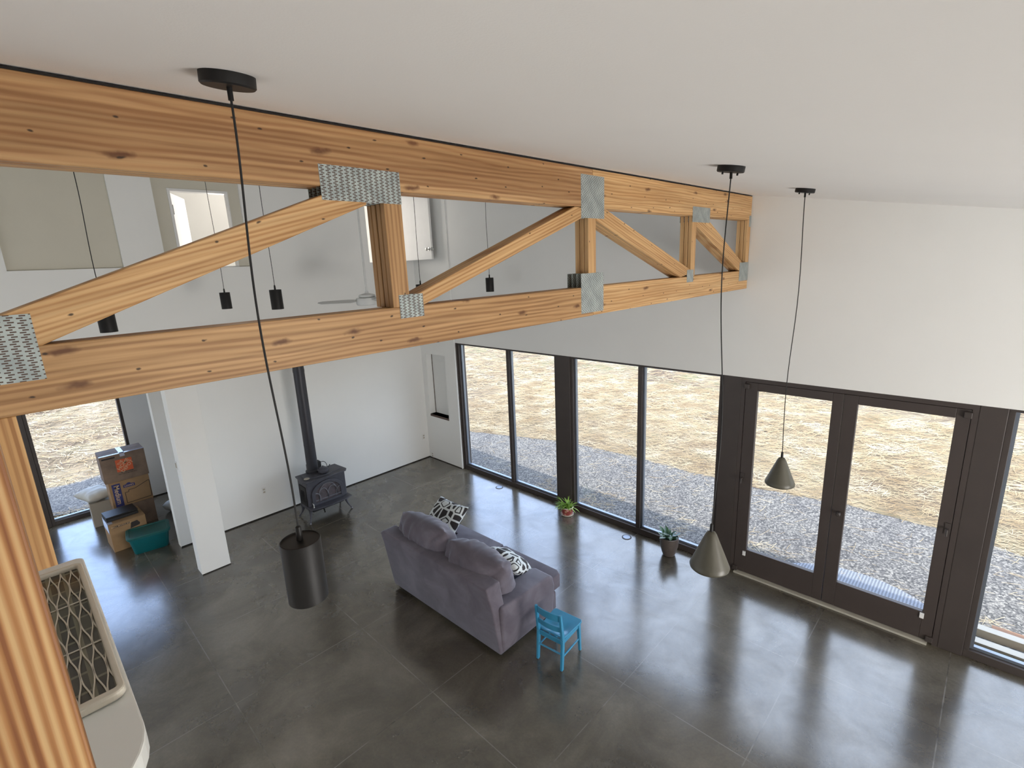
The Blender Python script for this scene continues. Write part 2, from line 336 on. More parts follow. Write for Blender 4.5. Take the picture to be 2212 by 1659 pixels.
# nail plates
def plate_mat(name, pu, pv, su, sv, stag):
    m, n, b = newmat(name); tc = N(n, 'ShaderNodeTexCoord'); sx = N(n, 'ShaderNodeSeparateXYZ'); n.links.new(tc.outputs['Object'], sx.inputs[0])
    u = math_(n, 'DIVIDE', sx.outputs[1], pu); ui = math_(n, 'FLOOR', math_(n, 'MULTIPLY', u, 1.0)); uf = math_(n, 'FRACT', u)
    v = math_(n, 'DIVIDE', sx.outputs[2], pv)
    v = math_(n, 'ADD', v, math_(n, 'MULTIPLY', math_(n, 'FRACT', math_(n, 'MULTIPLY', ui, .5)), stag)); vi = math_(n, 'FLOOR', v); vf = math_(n, 'FRACT', v)
    uf2 = math_(n, 'SUBTRACT', uf, math_(n, 'MULTIPLY', math_(n, 'SUBTRACT', math_(n, 'FRACT', math_(n, 'MULTIPLY', vi, .5)), .25), .5))
    hu = math_(n, 'LESS_THAN', math_(n, 'ABSOLUTE', math_(n, 'SUBTRACT', uf2, .5)), su); hv = math_(n, 'LESS_THAN', math_(n, 'ABSOLUTE', math_(n, 'SUBTRACT', vf, .5)), sv)
    h = math_(n, 'MULTIPLY', hu, hv)
    mp = mapping(n, (1, 1, 1)); t = noise_t(n, mp.outputs[0], 14, 3); r = ramp(n, t.outputs[0], [(.35, lin(150, 160, 160)), (.65, lin(174, 184, 182))])
    n.links.new(mixc(n, h, r.outputs[0], lin(72, 50, 36)), b.inputs['Base Color'])
    b.inputs['Roughness'].default_value = .45; n.links.new(math_(n, 'MULTIPLY', math_(n, 'SUBTRACT', 1, h), .12), b.inputs['Metallic'])
    bump(n, b, math_(n, 'SUBTRACT', 1, h), .5, .002)
    return m
M['plate_h'] = plate_mat('galvanised_plate_wide_slots', .0285, .0072, .26, .27, 1)
M['plate_v'] = plate_mat('galvanised_plate_upright_slots', .0135, .0165, .17, .30, 1)

# ------------------------------------------------------------------ setting
XC = lambda x: 4.612-(x-6.4)/6.0          # underside of the pitched ceiling
XL, XR, YB = -2.55, 13.0, -9.5
mb = MB(); mb.box(XL-.25, XR+.1, YB-.1, .27, -.3, 0); struct(mb.build('floor', M['floor']))
mb = MB(); mb.prism([(XL-.6, XC(XL-.6)), (XR+.5, XC(XR+.5)), (XR+.5, XC(XR+.5)+.3), (XL-.6, XC(XL-.6)+.3)], YB-.5, .30, axis=1)
# prism with axis 1: polygon is (x, z)
struct(mb.build('ceiling', M['ceiling']))
def xz_prism(mb, pts, y0, y1): mb.prism(pts, y0, y1, axis=1)
# window wall: stub beside the corner with its niche, and the wall above the windows
mb = MB(); T = .26
NX0, NX1, NZ0, NZ1 = .15, .765, 1.0, 2.29
mb.box(XL, 0, 0, T, 0, XC(XL)); mb.box(0, NX0, 0, T, 0, XC(0)-.005); mb.box(NX1, 1.085, 0, T, 0, XC(1.1))
mb.box(NX0, NX1, 0, T, 0, NZ0); mb.box(NX0, NX1, 0, T, NZ1, XC(.77)); mb.box(NX0, NX1, .15, T, NZ0, NZ1)
xz_prism(mb, [(1.085, 2.575), (XR, 2.575), (XR, XC(XR)+.02), (1.085, XC(1.085)+.02)], .02, T)
struct(mb.build('wall_right', M['wall']))
mb = MB(); mb.box(NX0, NX1, -.004, .15, NZ0-.045, NZ0); o = struct(mb.build('trim_1', M['dark_wood'], bevel=.003))
mb = MB(); mb.box(NX0-.001, NX0+.006, .138, .149, NZ0, NZ1); struct(mb.build('trim_2', M['dark_wood']))
# back partition (x = 0) with its clerestory openings
O1 = (-3.99, -3.21, 4.125, 5.225); O3 = (-.965, -.16, 4.13, 5.36); TP = .16
mb = MB(); mb.box(-TP, 0, -4.7, 0, 0, 2.62)
def wall_band(mb, y0, y1, z0, z1): mb.box(-TP, 0, y0, y1, z0, z1)
top = XC(0)+.04
B2 = (-4.17, -3.055, 4.13)      # shallow recesses: y0, y1, sill height
B1 = (-5.79, -4.66, 4.165); B3 = (-1.05, -.0, 4.10)
wall_band(mb, YB, B1[0], 2.62, top); wall_band(mb, B1[0], B1[1], 2.62, B1[2]); wall_band(mb, B1[1], B2[0], 2.62, top)
wall_band(mb, B2[0], B2[1], 2.62, B2[2]); wall_band(mb, B2[1], O3[0], 2.62, top)
wall_band(mb, O3[0], O3[1], 2.62, O3[2]); wall_band(mb, O3[1], 0, 2.62, top); wall_band(mb, O3[0], O3[1], O3[3], top)
struct(mb.build('wall_back', M['wall']))
mb = MB(); mb.box(-.12, -.05, B1[0], B1[1], B1[2], top)
mb.box(-.12, -.05, B2[0], O1[0], B2[2], top); mb.box(-.12, -.05, O1[1], B2[1], B2[2], top); mb.box(-.12, -.05, O1[0], O1[1], O1[3], top)
struct(mb.build('trim_3', M['tan']))
# outer wall of the recess, with the tall window; side wall, rear wall
mb = MB(); WL = (-6.0, -4.735, 0, 2.57)
mb.box(XL-.22, XL, WL[1], 0, 0, XC(XL)); mb.box(XL-.22, XL, -7.3, -6.25, 0, XC(XL)); mb.box(XL-.22, XL, -6.25, WL[0], 2.57, XC(XL)); mb.box(XL-.22, XL, WL[0], WL[1], WL[3], XC(XL))
mb.box(XL-.22, XL, YB, -8.6, 0, XC(XL)); mb.box(XL-.22, XL, -8.6, -7.3, 2.57, XC(XL))
struct(mb.build('wall_outer', M['wall']))
mb = MB(); xz_prism(mb, [(XL-.2, 0), (XR, 0), (XR, XC(XR)), (XL-.2, XC(XL-.2))], YB-.1, YB); struct(mb.build('wall_left', M['wall']))
mb = MB(); mb.box(XR, XR+.1, YB, T, 0, XC(XR)+.1); struct(mb.build('wall_front', M['wall']))
# floor of the upper back room / ceiling of the recess
mb = MB(); mb.box(XL, -TP, YB, 0, 2.62, 2.8); struct(mb.build('ceiling_recess', M['wall']))
# freestanding wall pillar in front of the partition
mb = MB(); mb.box(.86, 1.08, -4.70, -4.34, 0, 2.95); struct(mb.build('wall_stub', M['wall'], bevel=.005))
# dark reveal at the foot of the walls
mb = MB(); mb.box(0, .006, -4.7, 0, 0, .018); mb.box(0, 1.07, -.006, 0, 0, .014); struct(mb.build('baseboard_back', M['gap_dark']))
mb = MB(); mb.box(1.08, 1.086, -4.70, -4.34, 0, .012); mb.box(XL, XL+.006, -4.7, 0, 0, .018); struct(mb.build('baseboard_stub', M['gap_dark']))
# loft floor the photo was taken from (beyond the bottom left of the frame)
mb = MB(); mb.box(6.55, XR, YB, -6.05, 2.3, 2.5); mb.box(8.9, XR, -6.05, -5.2, 2.3, 2.5); struct(mb.build('floor_loft', M['ceiling']))

# windows
def pane(parent, x0, x1, z0, z1, y, name='pane'):
    mb = MB(); mb.box(x0, x1, y-.004, y+.004, z0, z1); return mb.build(name, M['glass'], parent)
def window(name, x0, x1, mull, label):
    root = empty(name, (x0, .05, 0)); root['kind'] = 'structure'; ZT = 2.575; f = .045
    o = Vector((x0, .05, 0)); mb = MB(); ya, yb = .05, .17
    mb.box(x0, x1, ya, yb, 0, .085); mb.box(x0, x1, ya, yb, ZT-.03, ZT)
    mb.box(x0, x0+f, ya, yb, .085, ZT-.03); mb.box(x1-f, x1, ya, yb, .085, ZT-.03)
    mb.build('window_frame', M['bronze'], root, off=o, bevel=.003)
    xs = [x0+f] + [c for m_ in mull for c in m_] + [x1-f]
    for (a, b_) in mull:
        mm = MB(); mm.box(a, b_, ya+.005, yb, .085, ZT-.03); mm.build('mullion', M['bronze'], root, off=o, bevel=.003)
    st = MB()
    for i in range(0, len(xs), 2):
        a, b_ = xs[i], xs[i+1]
        for q in ((a, a+.028, .085, ZT-.03), (b_-.012, b_, .085, ZT-.03), (a+.028, b_-.012, .085, .115), (a+.028, b_-.012, ZT-.045, ZT-.03)):
            st.box(q[0], q[1], ya+.045, ya+.09, q[2], q[3])
        p = pane(root, a+.027, b_-.011, .112, ZT-.044, ya+.07); p.location -= Vector(o)
    st.build('glazing_bead', M['alu'], root, off=o)
    return root
window('window_1', 1.11, 3.553, [(2.42, 2.485)], None)
window('window_2', 3.828, 6.187, [(5.005, 5.07)], None)
window('window_3', 8.69, 11.1, [(9.95, 10.02)], None)
window('window_4', 11.3, XR-.05, [], None)
mb = MB()
for a, b_ in ((3.553, 3.828), (6.187, 6.41), (8.50, 8.69), (11.1, 11.3)): mb.box(a, b_, .03, .24, 0, 2.575)
mb.box(1.085, 1.11, .03, .24, 0, 2.575); mb.box(XL-.2, XL+.01, -6.25, -6.0, 0, 2.57)
struct(mb.build('trim_4', M['bronze'], bevel=.006))
# the pair of glazed doors
dr = empty('door_1', (6.41, .03, 0)); dr['kind'] = 'structure'; OO = Vector((6.41, .03, 0))
mb = MB(); mb.box(6.41, 8.50, .03, .20, 2.525, 2.575); mb.box(6.41, 6.452, .03, .20, 0, 2.525); mb.box(8.455, 8.50, .03, .20, 0, 2.525); mb.box(6.452, 8.455, .06, .20, 0, .03); mb.box(8.43, 8.455, .10, .2, .03, 2.525); mb.box(6.452, 6.475, .10, .2, .03, 2.525); mb.box(6.475, 8.43, .10, .2, 2.5, 2.525)
mb.build('door_frame', M['bronze_door'], dr, off=OO)
for k, (x0, x1, g0, g1, gz, hx) in enumerate(((6.456, 7.450, 6.591, 7.349, .350, 6.49), (7.456, 8.451, 7.580, 8.346, .335, 8.425))):
    mb = MB(); ya, yb = .035, .09
    mb.box(x0, g0, ya, yb, .03, 2.52); mb.box(g1, x1, ya, yb, .03, 2.52); mb.box(g0, g1, ya, yb, .03, gz); mb.box(g0, g1, ya, yb, 2.425, 2.52)
    lf = mb.build('door_leaf', M['bronze_door'], dr, off=OO, bevel=.004)
    mb = MB(); mb.box(g0-.002, g1+.002, .058, .066, gz-.002, 2.427); mb.build('pane', M['glass'], lf, off=OO)
    mb = MB(); zz = 1.31; mb.box(hx-.022, hx+.022, ya-.008, ya, zz-.06, zz+.06); mb.tube([(hx, ya, zz), (hx, ya-.05, zz), (hx, ya-.06, zz-.03), (hx, ya-.06, zz-.055)], .009, 8)
    mb.build('handle', M['bronze'], lf, off=OO, smooth=True)
    mb = MB(); tx = 6.572 if k == 0 else 8.345; mb.box(tx-.018, tx+.018, ya-.012, ya, .265, .325); mb.build('catch', M['white_plastic'], lf, off=OO, bevel=.002)
    for hz in (2.47, .06):
        mb = MB(); qx = 6.475 if k == 0 else 8.43; mb.box(qx-.03, qx+.03, ya-.03, ya, hz-.03, hz+.03); mb.build('hinge', M['bronze'], lf, off=OO, bevel=.006)
mb = MB(); mb.lathe([(.016, 0), (.016, .035), (.022, .04), (.022, .06), (.012, .07)], 16, (0, 0, 0), Matrix.Translation((7.53, .035, 1.18)) @ Matrix.Rotation(R(90), 4, 'X'))
mb.build('knob', M['bronze'], dr, off=OO, smooth=True)
mb = MB(); mb.box(6.47, 8.42, -.015, .06, 0, .022); mb.build('threshold', M['threshold'], dr, off=OO, bevel=.003)
# tall window of the recess
wl = empty('window_5', (XL-.04, WL[0], 0)); wl['kind'] = 'structure'; OO = Vector((XL-.04, WL[0], 0))
mb = MB(); a, b_ = XL-.13, XL+.0
mb.box(a, b_, WL[0], WL[0]+.045, 0, 2.57); mb.box(a, b_, WL[1]-.045, WL[1], 0, 2.57); mb.box(a, b_, WL[0]+.045, WL[1]-.045, 0, .075); mb.box(a, b_, WL[0]+.045, WL[1]-.045, 2.52, 2.57)
mb.build('window_frame', M['bronze'], wl, off=OO, bevel=.003)
mb = MB(); mb.box(a+.03, b_-.05, WL[0]+.045, WL[1]-.045, .075, .1); mb.build('glazing_bead', M['alu'], wl, off=OO)
mb = MB(); mb.box(XL-.072, XL-.064, WL[0]+.045, WL[1]-.045, .1, 2.52); mb.build('pane', M['glass'], wl, off=OO)
w6 = empty('window_6', (XL-.04, -8.6, 0)); w6['kind'] = 'structure'; OO = Vector((XL-.04, -8.6, 0))
mb = MB(); mb.box(a, b_, -8.6, -8.55, 0, 2.57); mb.box(a, b_, -7.35, -7.3, 0, 2.57); mb.box(a, b_, -8.55, -7.35, 0, .075); mb.box(a, b_, -8.55, -7.35, 2.52, 2.57)
mb.build('window_frame', M['bronze'], w6, off=OO)
mb = MB(); mb.box(XL-.072, XL-.064, -8.55, -7.35, .075, 2.52); mb.build('pane', M['glass'], w6, off=OO)

# clerestory shutters
h = empty('interior_shutter', (-.05, O1[0], O1[2]), 0, 'white framed opening high on the back wall, its shutter swung inward', 'shutter')
OO = Vector((-.05, O1[0], O1[2])); mb = MB(); fx0, fx1 = -.16, -.035
mb.box(fx0, fx1, O1[0], O1[0]+.035, O1[2], O1[3]); mb.box(fx0, fx1, O1[1]-.015, O1[1], O1[2], O1[3]); mb.box(fx0, fx1, O1[0]+.035, O1[1]-.015, O1[3]-.035, O1[3]); mb.box(fx0, fx1, O1[0]+.035, O1[1]-.015, O1[2], O1[2]+.02)
mb.build('frame', M['white_plastic'], h, off=OO, bevel=.003)
Mx = Matrix.Translation((-.16, O1[0]+.035, 0)) @ Matrix.Rotation(R(62), 4, 'Z')
mb = MB(); mb.box(-.02, .02, .0, .72, O1[2]+.03, O1[3]-.045, Mx); mb.build('shutter_leaf', M['white_plastic'], h, off=OO)
mb = MB(); mb.box(-.012, .012, -.006, .035, O1[3]-.35, O1[3]-.22, Matrix.Translation((-.05, O1[0]+.012, 0))); mb.build('hinge', M['steel'], h, off=OO, bevel=.002)
h = empty('interior_shutter', (0, O3[1], O3[2]), 0, 'white shutter with round knobs standing open into the room, beside the corner', 'shutter')
OO = Vector((0, O3[1], O3[2])); mb = MB(); mb.box(.0, .80, O3[1]-.01, O3[1]+.03, O3[2]+.01, O3[3]-.02, Matrix.Translation((0, O3[1], 0)) @ Matrix.Rotation(R(2), 4, 'Z') @ Matrix.Translation((0, -O3[1], 0)))
lf = mb.build('shutter_leaf', M['white_plastic'], h, off=OO, bevel=.003)
for sgn in (-1, 1):
    mb = MB(); Mk = Matrix.Translation((.73, O3[1]+.035+sgn*.02, 4.325)) @ Matrix.Rotation(R(-90*sgn), 4, 'X')
    mb.lathe([(.03, 0), (.03, .006), (.011, .01), (.011, .035), (.026, .045), (.03, .058), (.022, .07), (.004, .075)], 16, (0, 0, 0), Mk); mb.build('knob', M['steel'], lf, off=OO, smooth=True)
mb = MB(); mb.box(.80, .806, O3[1]+.005, O3[1]+.045, 4.29, 4.36); mb.build('latch', M['steel'], lf, off=OO)

# ------------------------------------------------------------------ timber truss
YT = -9.45; XF = 6.4
tr_ = empty('timber_truss', (6.34, YT, 3.61), 0, 'heavy pine truss of bolted-together planks spanning below the ceiling', 'truss'); TO = Vector((6.34, YT, 3.61))
PL = [(XF-.036, XF), (XF-.0765, XF-.0405), (XF-.117, XF-.081)]
def member(name, poly, ang, mat, plies=PL, extra=None):
    """poly: outline in (y, z); grain runs along local Y, which is turned by ang"""
    cy = sum(p[0] for p in poly)/len(poly); cz = sum(p[1] for p in poly)/len(poly)
    c = Vector((XF-.06, cy, cz)); Ri = Matrix.Rotation(-ang, 4, 'X'); mb = MB()
    for a, b_ in plies: mb.prism([(p[0]-cy, p[1]-cz) for p in poly], a-c.x, b_-c.x, axis=0, M=Ri)
    o = mb.build(name, mat, tr_, bevel=.003, seg=1); o.location = c-TO; o.rotation_euler = (ang, 0, 0); return o
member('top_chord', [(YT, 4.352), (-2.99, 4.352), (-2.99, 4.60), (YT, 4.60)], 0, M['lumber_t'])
member('top_chord', [(-2.987, 4.352), (.01, 4.352), (.01, 4.60), (-2.987, 4.60)], 0, M['lumber_a'])
member('bottom_chord', [(YT, 3.61), (-2.99, 3.61), (-2.99, 3.815), (YT, 3.815)], 0, M['lumber_b'])
member('bottom_chord', [(-2.987, 3.612), (.01, 3.612), (.01, 3.815), (-2.987, 3.815)], 0, M['lumber_a'])
def web(name, poly, mat='lumber_c', plies=PL):
    p0 = (Vector(poly[0])+Vector(poly[-1]))/2; p1 = (Vector(poly[1])+Vector(poly[2]))/2; d = p1-p0
    return member(name, poly, math.atan2(d[1], d[0]), M[mat], plies)
web('diagonal_web', [(-6.12, 3.815), (-5.93, 3.815), (-4.745, 4.286), (-4.775, 4.350), (-4.862, 4.350)][:3]+[(-4.74, 4.350), (-4.862, 4.350), (-6.12, 3.872)])
web('diagonal_web', [(-4.558, 3.872), (-4.475, 3.815), (-3.13, 4.275), (-3.04, 4.345), (-3.19, 4.350), (-4.558, 3.852)][1:5]+[(-4.556, 3.856)][:1])
web('diagonal_web', [(-2.953, 4.345), (-2.835, 4.350), (-1.438, 3.873), (-1.5, 3.83), (-1.635, 3.816), (-2.953, 4.263)][1:5]+[(-2.95, 4.268), (-2.95, 4.345)])
web('diagonal_web', [(-1.25, 4.350), (-1.15, 4.350), (-.085, 3.865), (-.15, 3.83), (-.258, 3.82), (-1.347, 4.262), (-1.347, 4.345)])
def vweb(poly, mat='lumber_c', plies=PL): return member('vertical_web', poly, R(90), M[mat], plies)
vweb([(-4.655, 3.815), (-4.558, 3.815), (-4.558, 4.352), (-4.655, 4.352)], 'lumber_b', [(XF-.036, XF), (XF-.074, XF-.040), (XF-.116, XF-.082), (XF-.155, XF-.121)])
vweb([(-3.043, 3.815), (-2.953, 3.815), (-2.953, 4.352), (-3.043, 4.352)])
vweb([(-1.438, 3.815), (-1.350, 3.815), (-1.350, 4.352), (-1.438, 4.352)])
vweb([(-.08, 3.815), (.01, 3.815), (.01, 4.352), (-.08, 4.352)])
vweb([(-6.22, 3.815), (-6.125, 3.815), (-6.125, 4.352), (-6.22, 4.352)])
# toothed connector plates: on the face, between the planks and on the back
def plate(y0, y1, z0, z1, mat, xs=(XF+.0008, XF-.0383, XF-.0788, XF-.1185)):
    for i, x in enumerate(xs):
        mb = MB(); mb.box(-.0008, .0008, -(y1-y0)/2, (y1-y0)/2, -(z1-z0)/2, (z1-z0)/2)
        o = mb.build('connector_plate', M[mat], tr_); o.location = Vector((x, (y0+y1)/2, (z0+z1)/2))-TO
plate(-4.955, -4.558, 4.296, 4.439, 'plate_h'); plate(-3.126, -2.853, 4.281, 4.560, 'plate_v'); plate(-3.135, -2.863, 3.634, 3.911, 'plate_v')
plate(-4.622, -4.479, 3.759, 3.873, 'plate_h'); plate(-1.442, -1.070, 4.297, 4.432, 'plate_v'); plate(-1.511, -1.378, 3.762, 3.874, 'plate_v')
plate(-.245, .012, 3.705, 3.904, 'plate_v', (XF+.0008, XF-.1185)); plate(-.045, .012, 4.283, 4.40, 'plate_v', (XF+.0008,))
plate(-6.24, -5.939, 3.711, 3.914, 'plate_h', (XF+.0008, XF-.1185))
mb = MB(); mb.box(XF-.11, XF-.002, YT, .01, 4.6005, 4.607); mb.build('gap_shade_strip', M['gap_dark'], tr_, off=TO)  # added dark strip standing in for the shaded gap under the ceiling
# the post carrying the truss, and the nearer stud at the left edge
mb = MB()
for a, b_ in ((-.058, -.0205), (-.019, .0185), (.020, .0575)): mb.box(-.55, .55, a, b_, -.08, .08)
po = empty('timber_post', (6.34, -6.105, 2.5), 0, 'smooth pine post under the truss, rising behind the tiled tray', 'post')
mb = MB()
for a, b_ in ((-.058, -.0205), (-.019, .0185), (.020, .0575)): mb.box(a, b_, -.17, .075, 0, 1.11)
o = mb.build('post_boards', M['lumber_b'], None, bevel=.003); o.parent = po
mb = MB(); mb.box(-.3, .3, -.0, .0, 0, 0)
# (grain along Z)
M['post_smooth'] = wood('pine_post', lin(204, 166, 114), lin(192, 150, 100), lin(158, 114, 70), ring=16, seed=3.1, knots=False, nails=False, across='Y', stretch=1, dist=3)
def zgrain(m, s=.07):
    for nd in m.node_tree.nodes:
        if nd.type == 'MAPPING' and abs(nd.inputs['Scale'].default_value[1]-1) < 1e-6: nd.inputs['Scale'].default_value = (.6, 1, s if nd.inputs['Scale'].default_value[2] > .5 else .012)
        if nd.type == 'MAPPING' and tuple(round(v) for v in nd.inputs['Scale'].default_value) == (60, 1, 60): nd.inputs['Scale'].default_value = (60, 60, 1.4)
        if nd.type == 'MAPPING' and abs(nd.inputs['Scale'].default_value[2]-7) < 1e-6: nd.inputs['Scale'].default_value = (1.5, 7, .6)
zgrain(M['post_smooth'], .08); zgrain(M['post_stripe'], .05)
o.data.materials[0] = M['post_smooth']
mb = MB(); mb.box(-.02, .02, -.07, .07, 0, 1.805)
o = mb.build('timber_stud', M['post_stripe'], None, bevel=.002); o.location = (7.985, -6.107, 2.5)
tag(o, 'near pine stud with wide striped grain at the left edge', 'stud')

# ------------------------------------------------------------------ white ledge with tiled tray
lg = empty('white_cabinet', (7.4, -6.15, 2.5), 0, 'white rounded-end cabinet top below the near stud', 'cabinet')
def rr_outline(x0, x1, y0, y1, r, corners, seg=10):
    pts = []
    cs = [(x1-r[0], y1-r[0], 0, r[0]), (x0+r[1], y1-r[1], 90, r[1]), (x0+r[2], y0+r[2], 180, r[2]), (x1-r[3], y0+r[3], 270, r[3])]
    for cx, cy, a0, rr in cs:
        for k in range(seg+1):
            a = R(a0+90*k/seg); pts.append((cx+rr*math.cos(a), cy+rr*math.sin(a)))
    return pts
o_l = rr_outline(6.98, 7.80, -6.32, -5.982, (.13, .02, .02, .13), None)
mb = MB(); mb.prism([(p[0]-7.4, p[1]+6.15) for p in o_l], .81, .845, axis=2); mb.build('cabinet_top', M['ledge'], lg, bevel=.003, seg=2)
o_l = rr_outline(7.0, 7.78, -6.30, -6.0, (.12, .02, .02, .12), None)
mb = MB(); mb.prism([(p[0]-7.4, p[1]+6.15) for p in o_l], 0, .81, axis=2); mb.build('cabinet_body', M['ledge'], lg, bevel=.004)
ty = empty('mosaic_tray', (7.32, -6.08, 3.3465), 0, 'cream rimmed tray of dark glossy tiles with a wavy lattice', 'tray')
X0, X1, Y0, Y1 = -.275, .275, -.11, .092
mb = MB(); mb.box(X0+.008, X1-.008, Y0+.008, Y1-.008, 0, .006)
m, n, b = newmat('dark_mirror_tiles'); M['tile'] = m
mp = mapping(n, (1, 1, 1)); br = N(n, 'ShaderNodeTexBrick'); br.inputs['Scale'].default_value = 9; br.inputs['Mortar Size'].default_value = .03
br.inputs['Color1'].default_value = lin(66, 62, 54); br.inputs['Color2'].default_value = lin(88, 84, 72); br.inputs['Mortar'].default_value = lin(120, 116, 96)
n.links.new(mp.outputs[0], br.inputs[0]); n.links.new(br.outputs[0], b.inputs['Base Color']); b.inputs['Roughness'].default_value = .12; b.inputs['Specular IOR Level'].default_value = .4
mb.build('tile_bed', M['tile'], ty)
mb = MB(); rw = .013
ro = rr_outline(X0, X1, Y0, Y1, (.018,)*4, None, 6); ri = rr_outline(X0+rw, X1-rw*1.4, Y0+rw, Y1-rw*.8, (.006,)*4, None, 6); n_ = len(ro)
mb.add([(*p, 0) for p in ro]+[(*p, .016) for p in ro]+[(*p, .016) for p in ri]+[(*p, 0) for p in ri],
       [(a*n_+k, a*n_+(k+1) % n_, ((a+1) % 4)*n_+(k+1) % n_, ((a+1) % 4)*n_+k) for a in range(4) for k in range(n_)])
mb.build('rim', M['glaze_white'], ty, bevel=.005, seg=3)
mb = MB(); ncol = 22; pitch = (Y1-Y0)/ncol*.98; rows = 6; Lr = (X1-X0-2*rw)/rows
for cidx in range(-1, ncol+2):
    pts = []
    for k in range(rows*8+1):
        xx = X0+rw+Lr*k/8; ph = PI*(k/8+cidx)
        s = math.sin(ph); yy = Y0+rw+cidx*pitch+pitch*.5*(.5+.5*math.cos(ph))*1.0+pitch*.0*s
        yy = Y0+rw+cidx*pitch+pitch*.48*math.copysign(abs(math.cos(ph))**.8, math.cos(ph))
        yy = min(max(yy, Y0+rw*.6), Y1-rw*.6); pts.append((xx, yy, .008))
    mb.tube(pts, .0013, 6)
for t_ in (.33, .66): mb.tube([(X0+(X1-X0)*t_, Y0+.01+(Y1-Y0-.02)*k/6, .0075+.001*math.sin(k)) for k in range(7)], .0015, 6)
mb.build('lattice', M['glaze_white'], ty, smooth=True)

# ------------------------------------------------------------------ pendants
def ceil_z(x): return XC(x)
def pendant(kind, x, y, z_top, label, group, sway=0.02):
    cz = ceil_z(x)
    root = empty('pendant_lamp', (x, y, cz), 0, label, 'lamp', group)
    Mt = Matrix.Rotation(math.atan(1/6), 4, 'Y')
    mb = MB(); mb.lathe([(.066, .012), (.068, 0), (.068, -.026), (.064, -.030)], 40, (0, 0, 0), Mt); mb.build('canopy', M['black'], root, smooth=True)
    if kind == 'cone':
        for s in (-1, 1):
            mb = MB(); mb.lathe([(.005, -.028), (.005, -.043)], 12, (0, 0, 0), Mt @ Matrix.Translation((s*.018*1.5, s*.03, 0))); mb.build('screw', M['black'], root, smooth=True)
    mb = MB(); mb.lathe([(.007, -.02), (.007, -.062)], 12); mb.build('cord_grip', M['black'], root, smooth=True)
    zt = z_top-cz; pts = []
    rnd = random.Random(int(abs(x*97+y*13)*10)); a1, a2 = rnd.uniform(0, 6), rnd.uniform(0, 6)
    for k in range(41):
        f = k/40; e = math.sin(PI*f)
        pts.append((sway*e*math.sin(5*f+a1)*.5, sway*e*math.cos(4*f+a2)*.5, -.05+(zt+.05+.035)*f))
    mb = MB(); mb.tube(pts, .0033 if kind != 'cone' else .0033, 8); mb.build('cord', M['black_soft'], root, smooth=True)
    mb = MB(); mb.lathe([(.004, zt+.05), (.009, zt+.045), (.0105, zt-.002)], 16); mb.build('socket_cap', M['black'], root, smooth=True)
    mb = MB()
    if kind == 'cyl':
        r = .063; H = .215
        mb.lathe([(.0, zt-.004), (r-.006, zt-.004), (r-.004, zt), (r-.001, zt-.001), (r, zt-.004), (r, zt-H), (r-.003, zt-H), (r-.004, zt-.02), (0, zt-.02)], 48, cap0=False, cap1=False)
        mb.build('lamp_shade', M['black'], root, smooth=True)
    else:
        rb = .118; H = .25
        prof = [(.0, zt-.0), (.014, zt-.002), (.026, zt-.010), (.034, zt-.024)] + [(.034+(rb-.034)*k/8, zt-.024-(H-.04)*k/8) for k in range(1, 9)] + [(rb-.002, zt-H+.006), (rb-.008, zt-H), (rb-.012, zt-H+.008), (.03, zt-.04), (0, zt-.03)]
        mb.lathe(prof, 56, cap0=False, cap1=False)
        mb.build('lamp_shade', M['olive'], root, smooth=True)
    return root
pendant('cyl', 6.980, -5.466, 3.155, 'big black cylinder pendant nearest the camera, hanging before the truss', 'black cylinder pendants', .05)
pendant('cone', 7.425, -3.217, 2.355, 'larger looking olive cone pendant hanging beside the dark window post', 'cone pendants', .05)
pendant('cone', 7.34, -1.571, 2.295, 'farther olive cone pendant hanging before the left glass door', 'cone pendants', .05)
G = 'black cylinder pendants'
pendant('cyl', 3.047, -5.346, 3.79, 'black cylinder pendant half hidden by the leftmost truss diagonal', G)
pendant('cyl', 1.104, -3.822, 3.79, 'smaller black cylinder pendant seen below the white framed opening', G)
pendant('cyl', 2.706, -3.783, 3.83, 'black cylinder pendant seen just right of the near pendant cord', G)
pendant('cyl', 2.85, -1.93, 3.78, 'black pendant cord passing in front of the open knobbed shutter', G)
pendant('cyl', 2.703, -.508, 3.80, 'black cylinder pendant between the two middle truss diagonals', G)

# ------------------------------------------------------------------ ceiling fan
fx, fy, fz = 2.0, -2.255, 3.69
fan = empty('ceiling_fan', (fx, fy, ceil_z(fx)), 0, 'white ceiling fan on a long rod behind the truss', 'ceiling fan'); dz = fz-ceil_z(fx)
mb = MB(); mb.lathe([(.055, .01), (.07, -.01), (.06, -.05), (.02, -.08)], 28); mb.build('canopy', M['white_metal'], fan, smooth=True)
mb = MB(); mb.tube([(0, 0, -.05), (0, 0, dz)], .0135, 14); mb.build('rod', M['white_metal'], fan, smooth=True)
mb = MB(); mb.lathe([(.016, dz+.02), (.025, dz+.01), (.028, dz-.01), (.08, dz-.022), (.115, dz-.035), (.12, dz-.055), (.105, dz-.068), (.15, dz-.075), (.158, dz-.10), (.158, dz-.15), (.15, dz-.17), (.11, dz-.178), (0, dz-.18)], 40, cap0=False, cap1=False); mb.build('motor_housing', M['white_metal'], fan, smooth=True)
for k in range(3):
    Mz = Matrix.Rotation(R(248+120*k), 4, 'Z') @ Matrix.Translation((0, 0, dz-.11)) @ Matrix.Rotation(R(-17), 4, 'X')
    mb = MB(); mb.prism([(.13, -.04), (.24, -.065), (.60, -.055), (.66, -.03), (.67, .0), (.62, .05), (.24, .075), (.13, .035)], -.004, .004, axis=2, M=Mz); mb.build('blade', M['white_metal'], fan, bevel=.002)

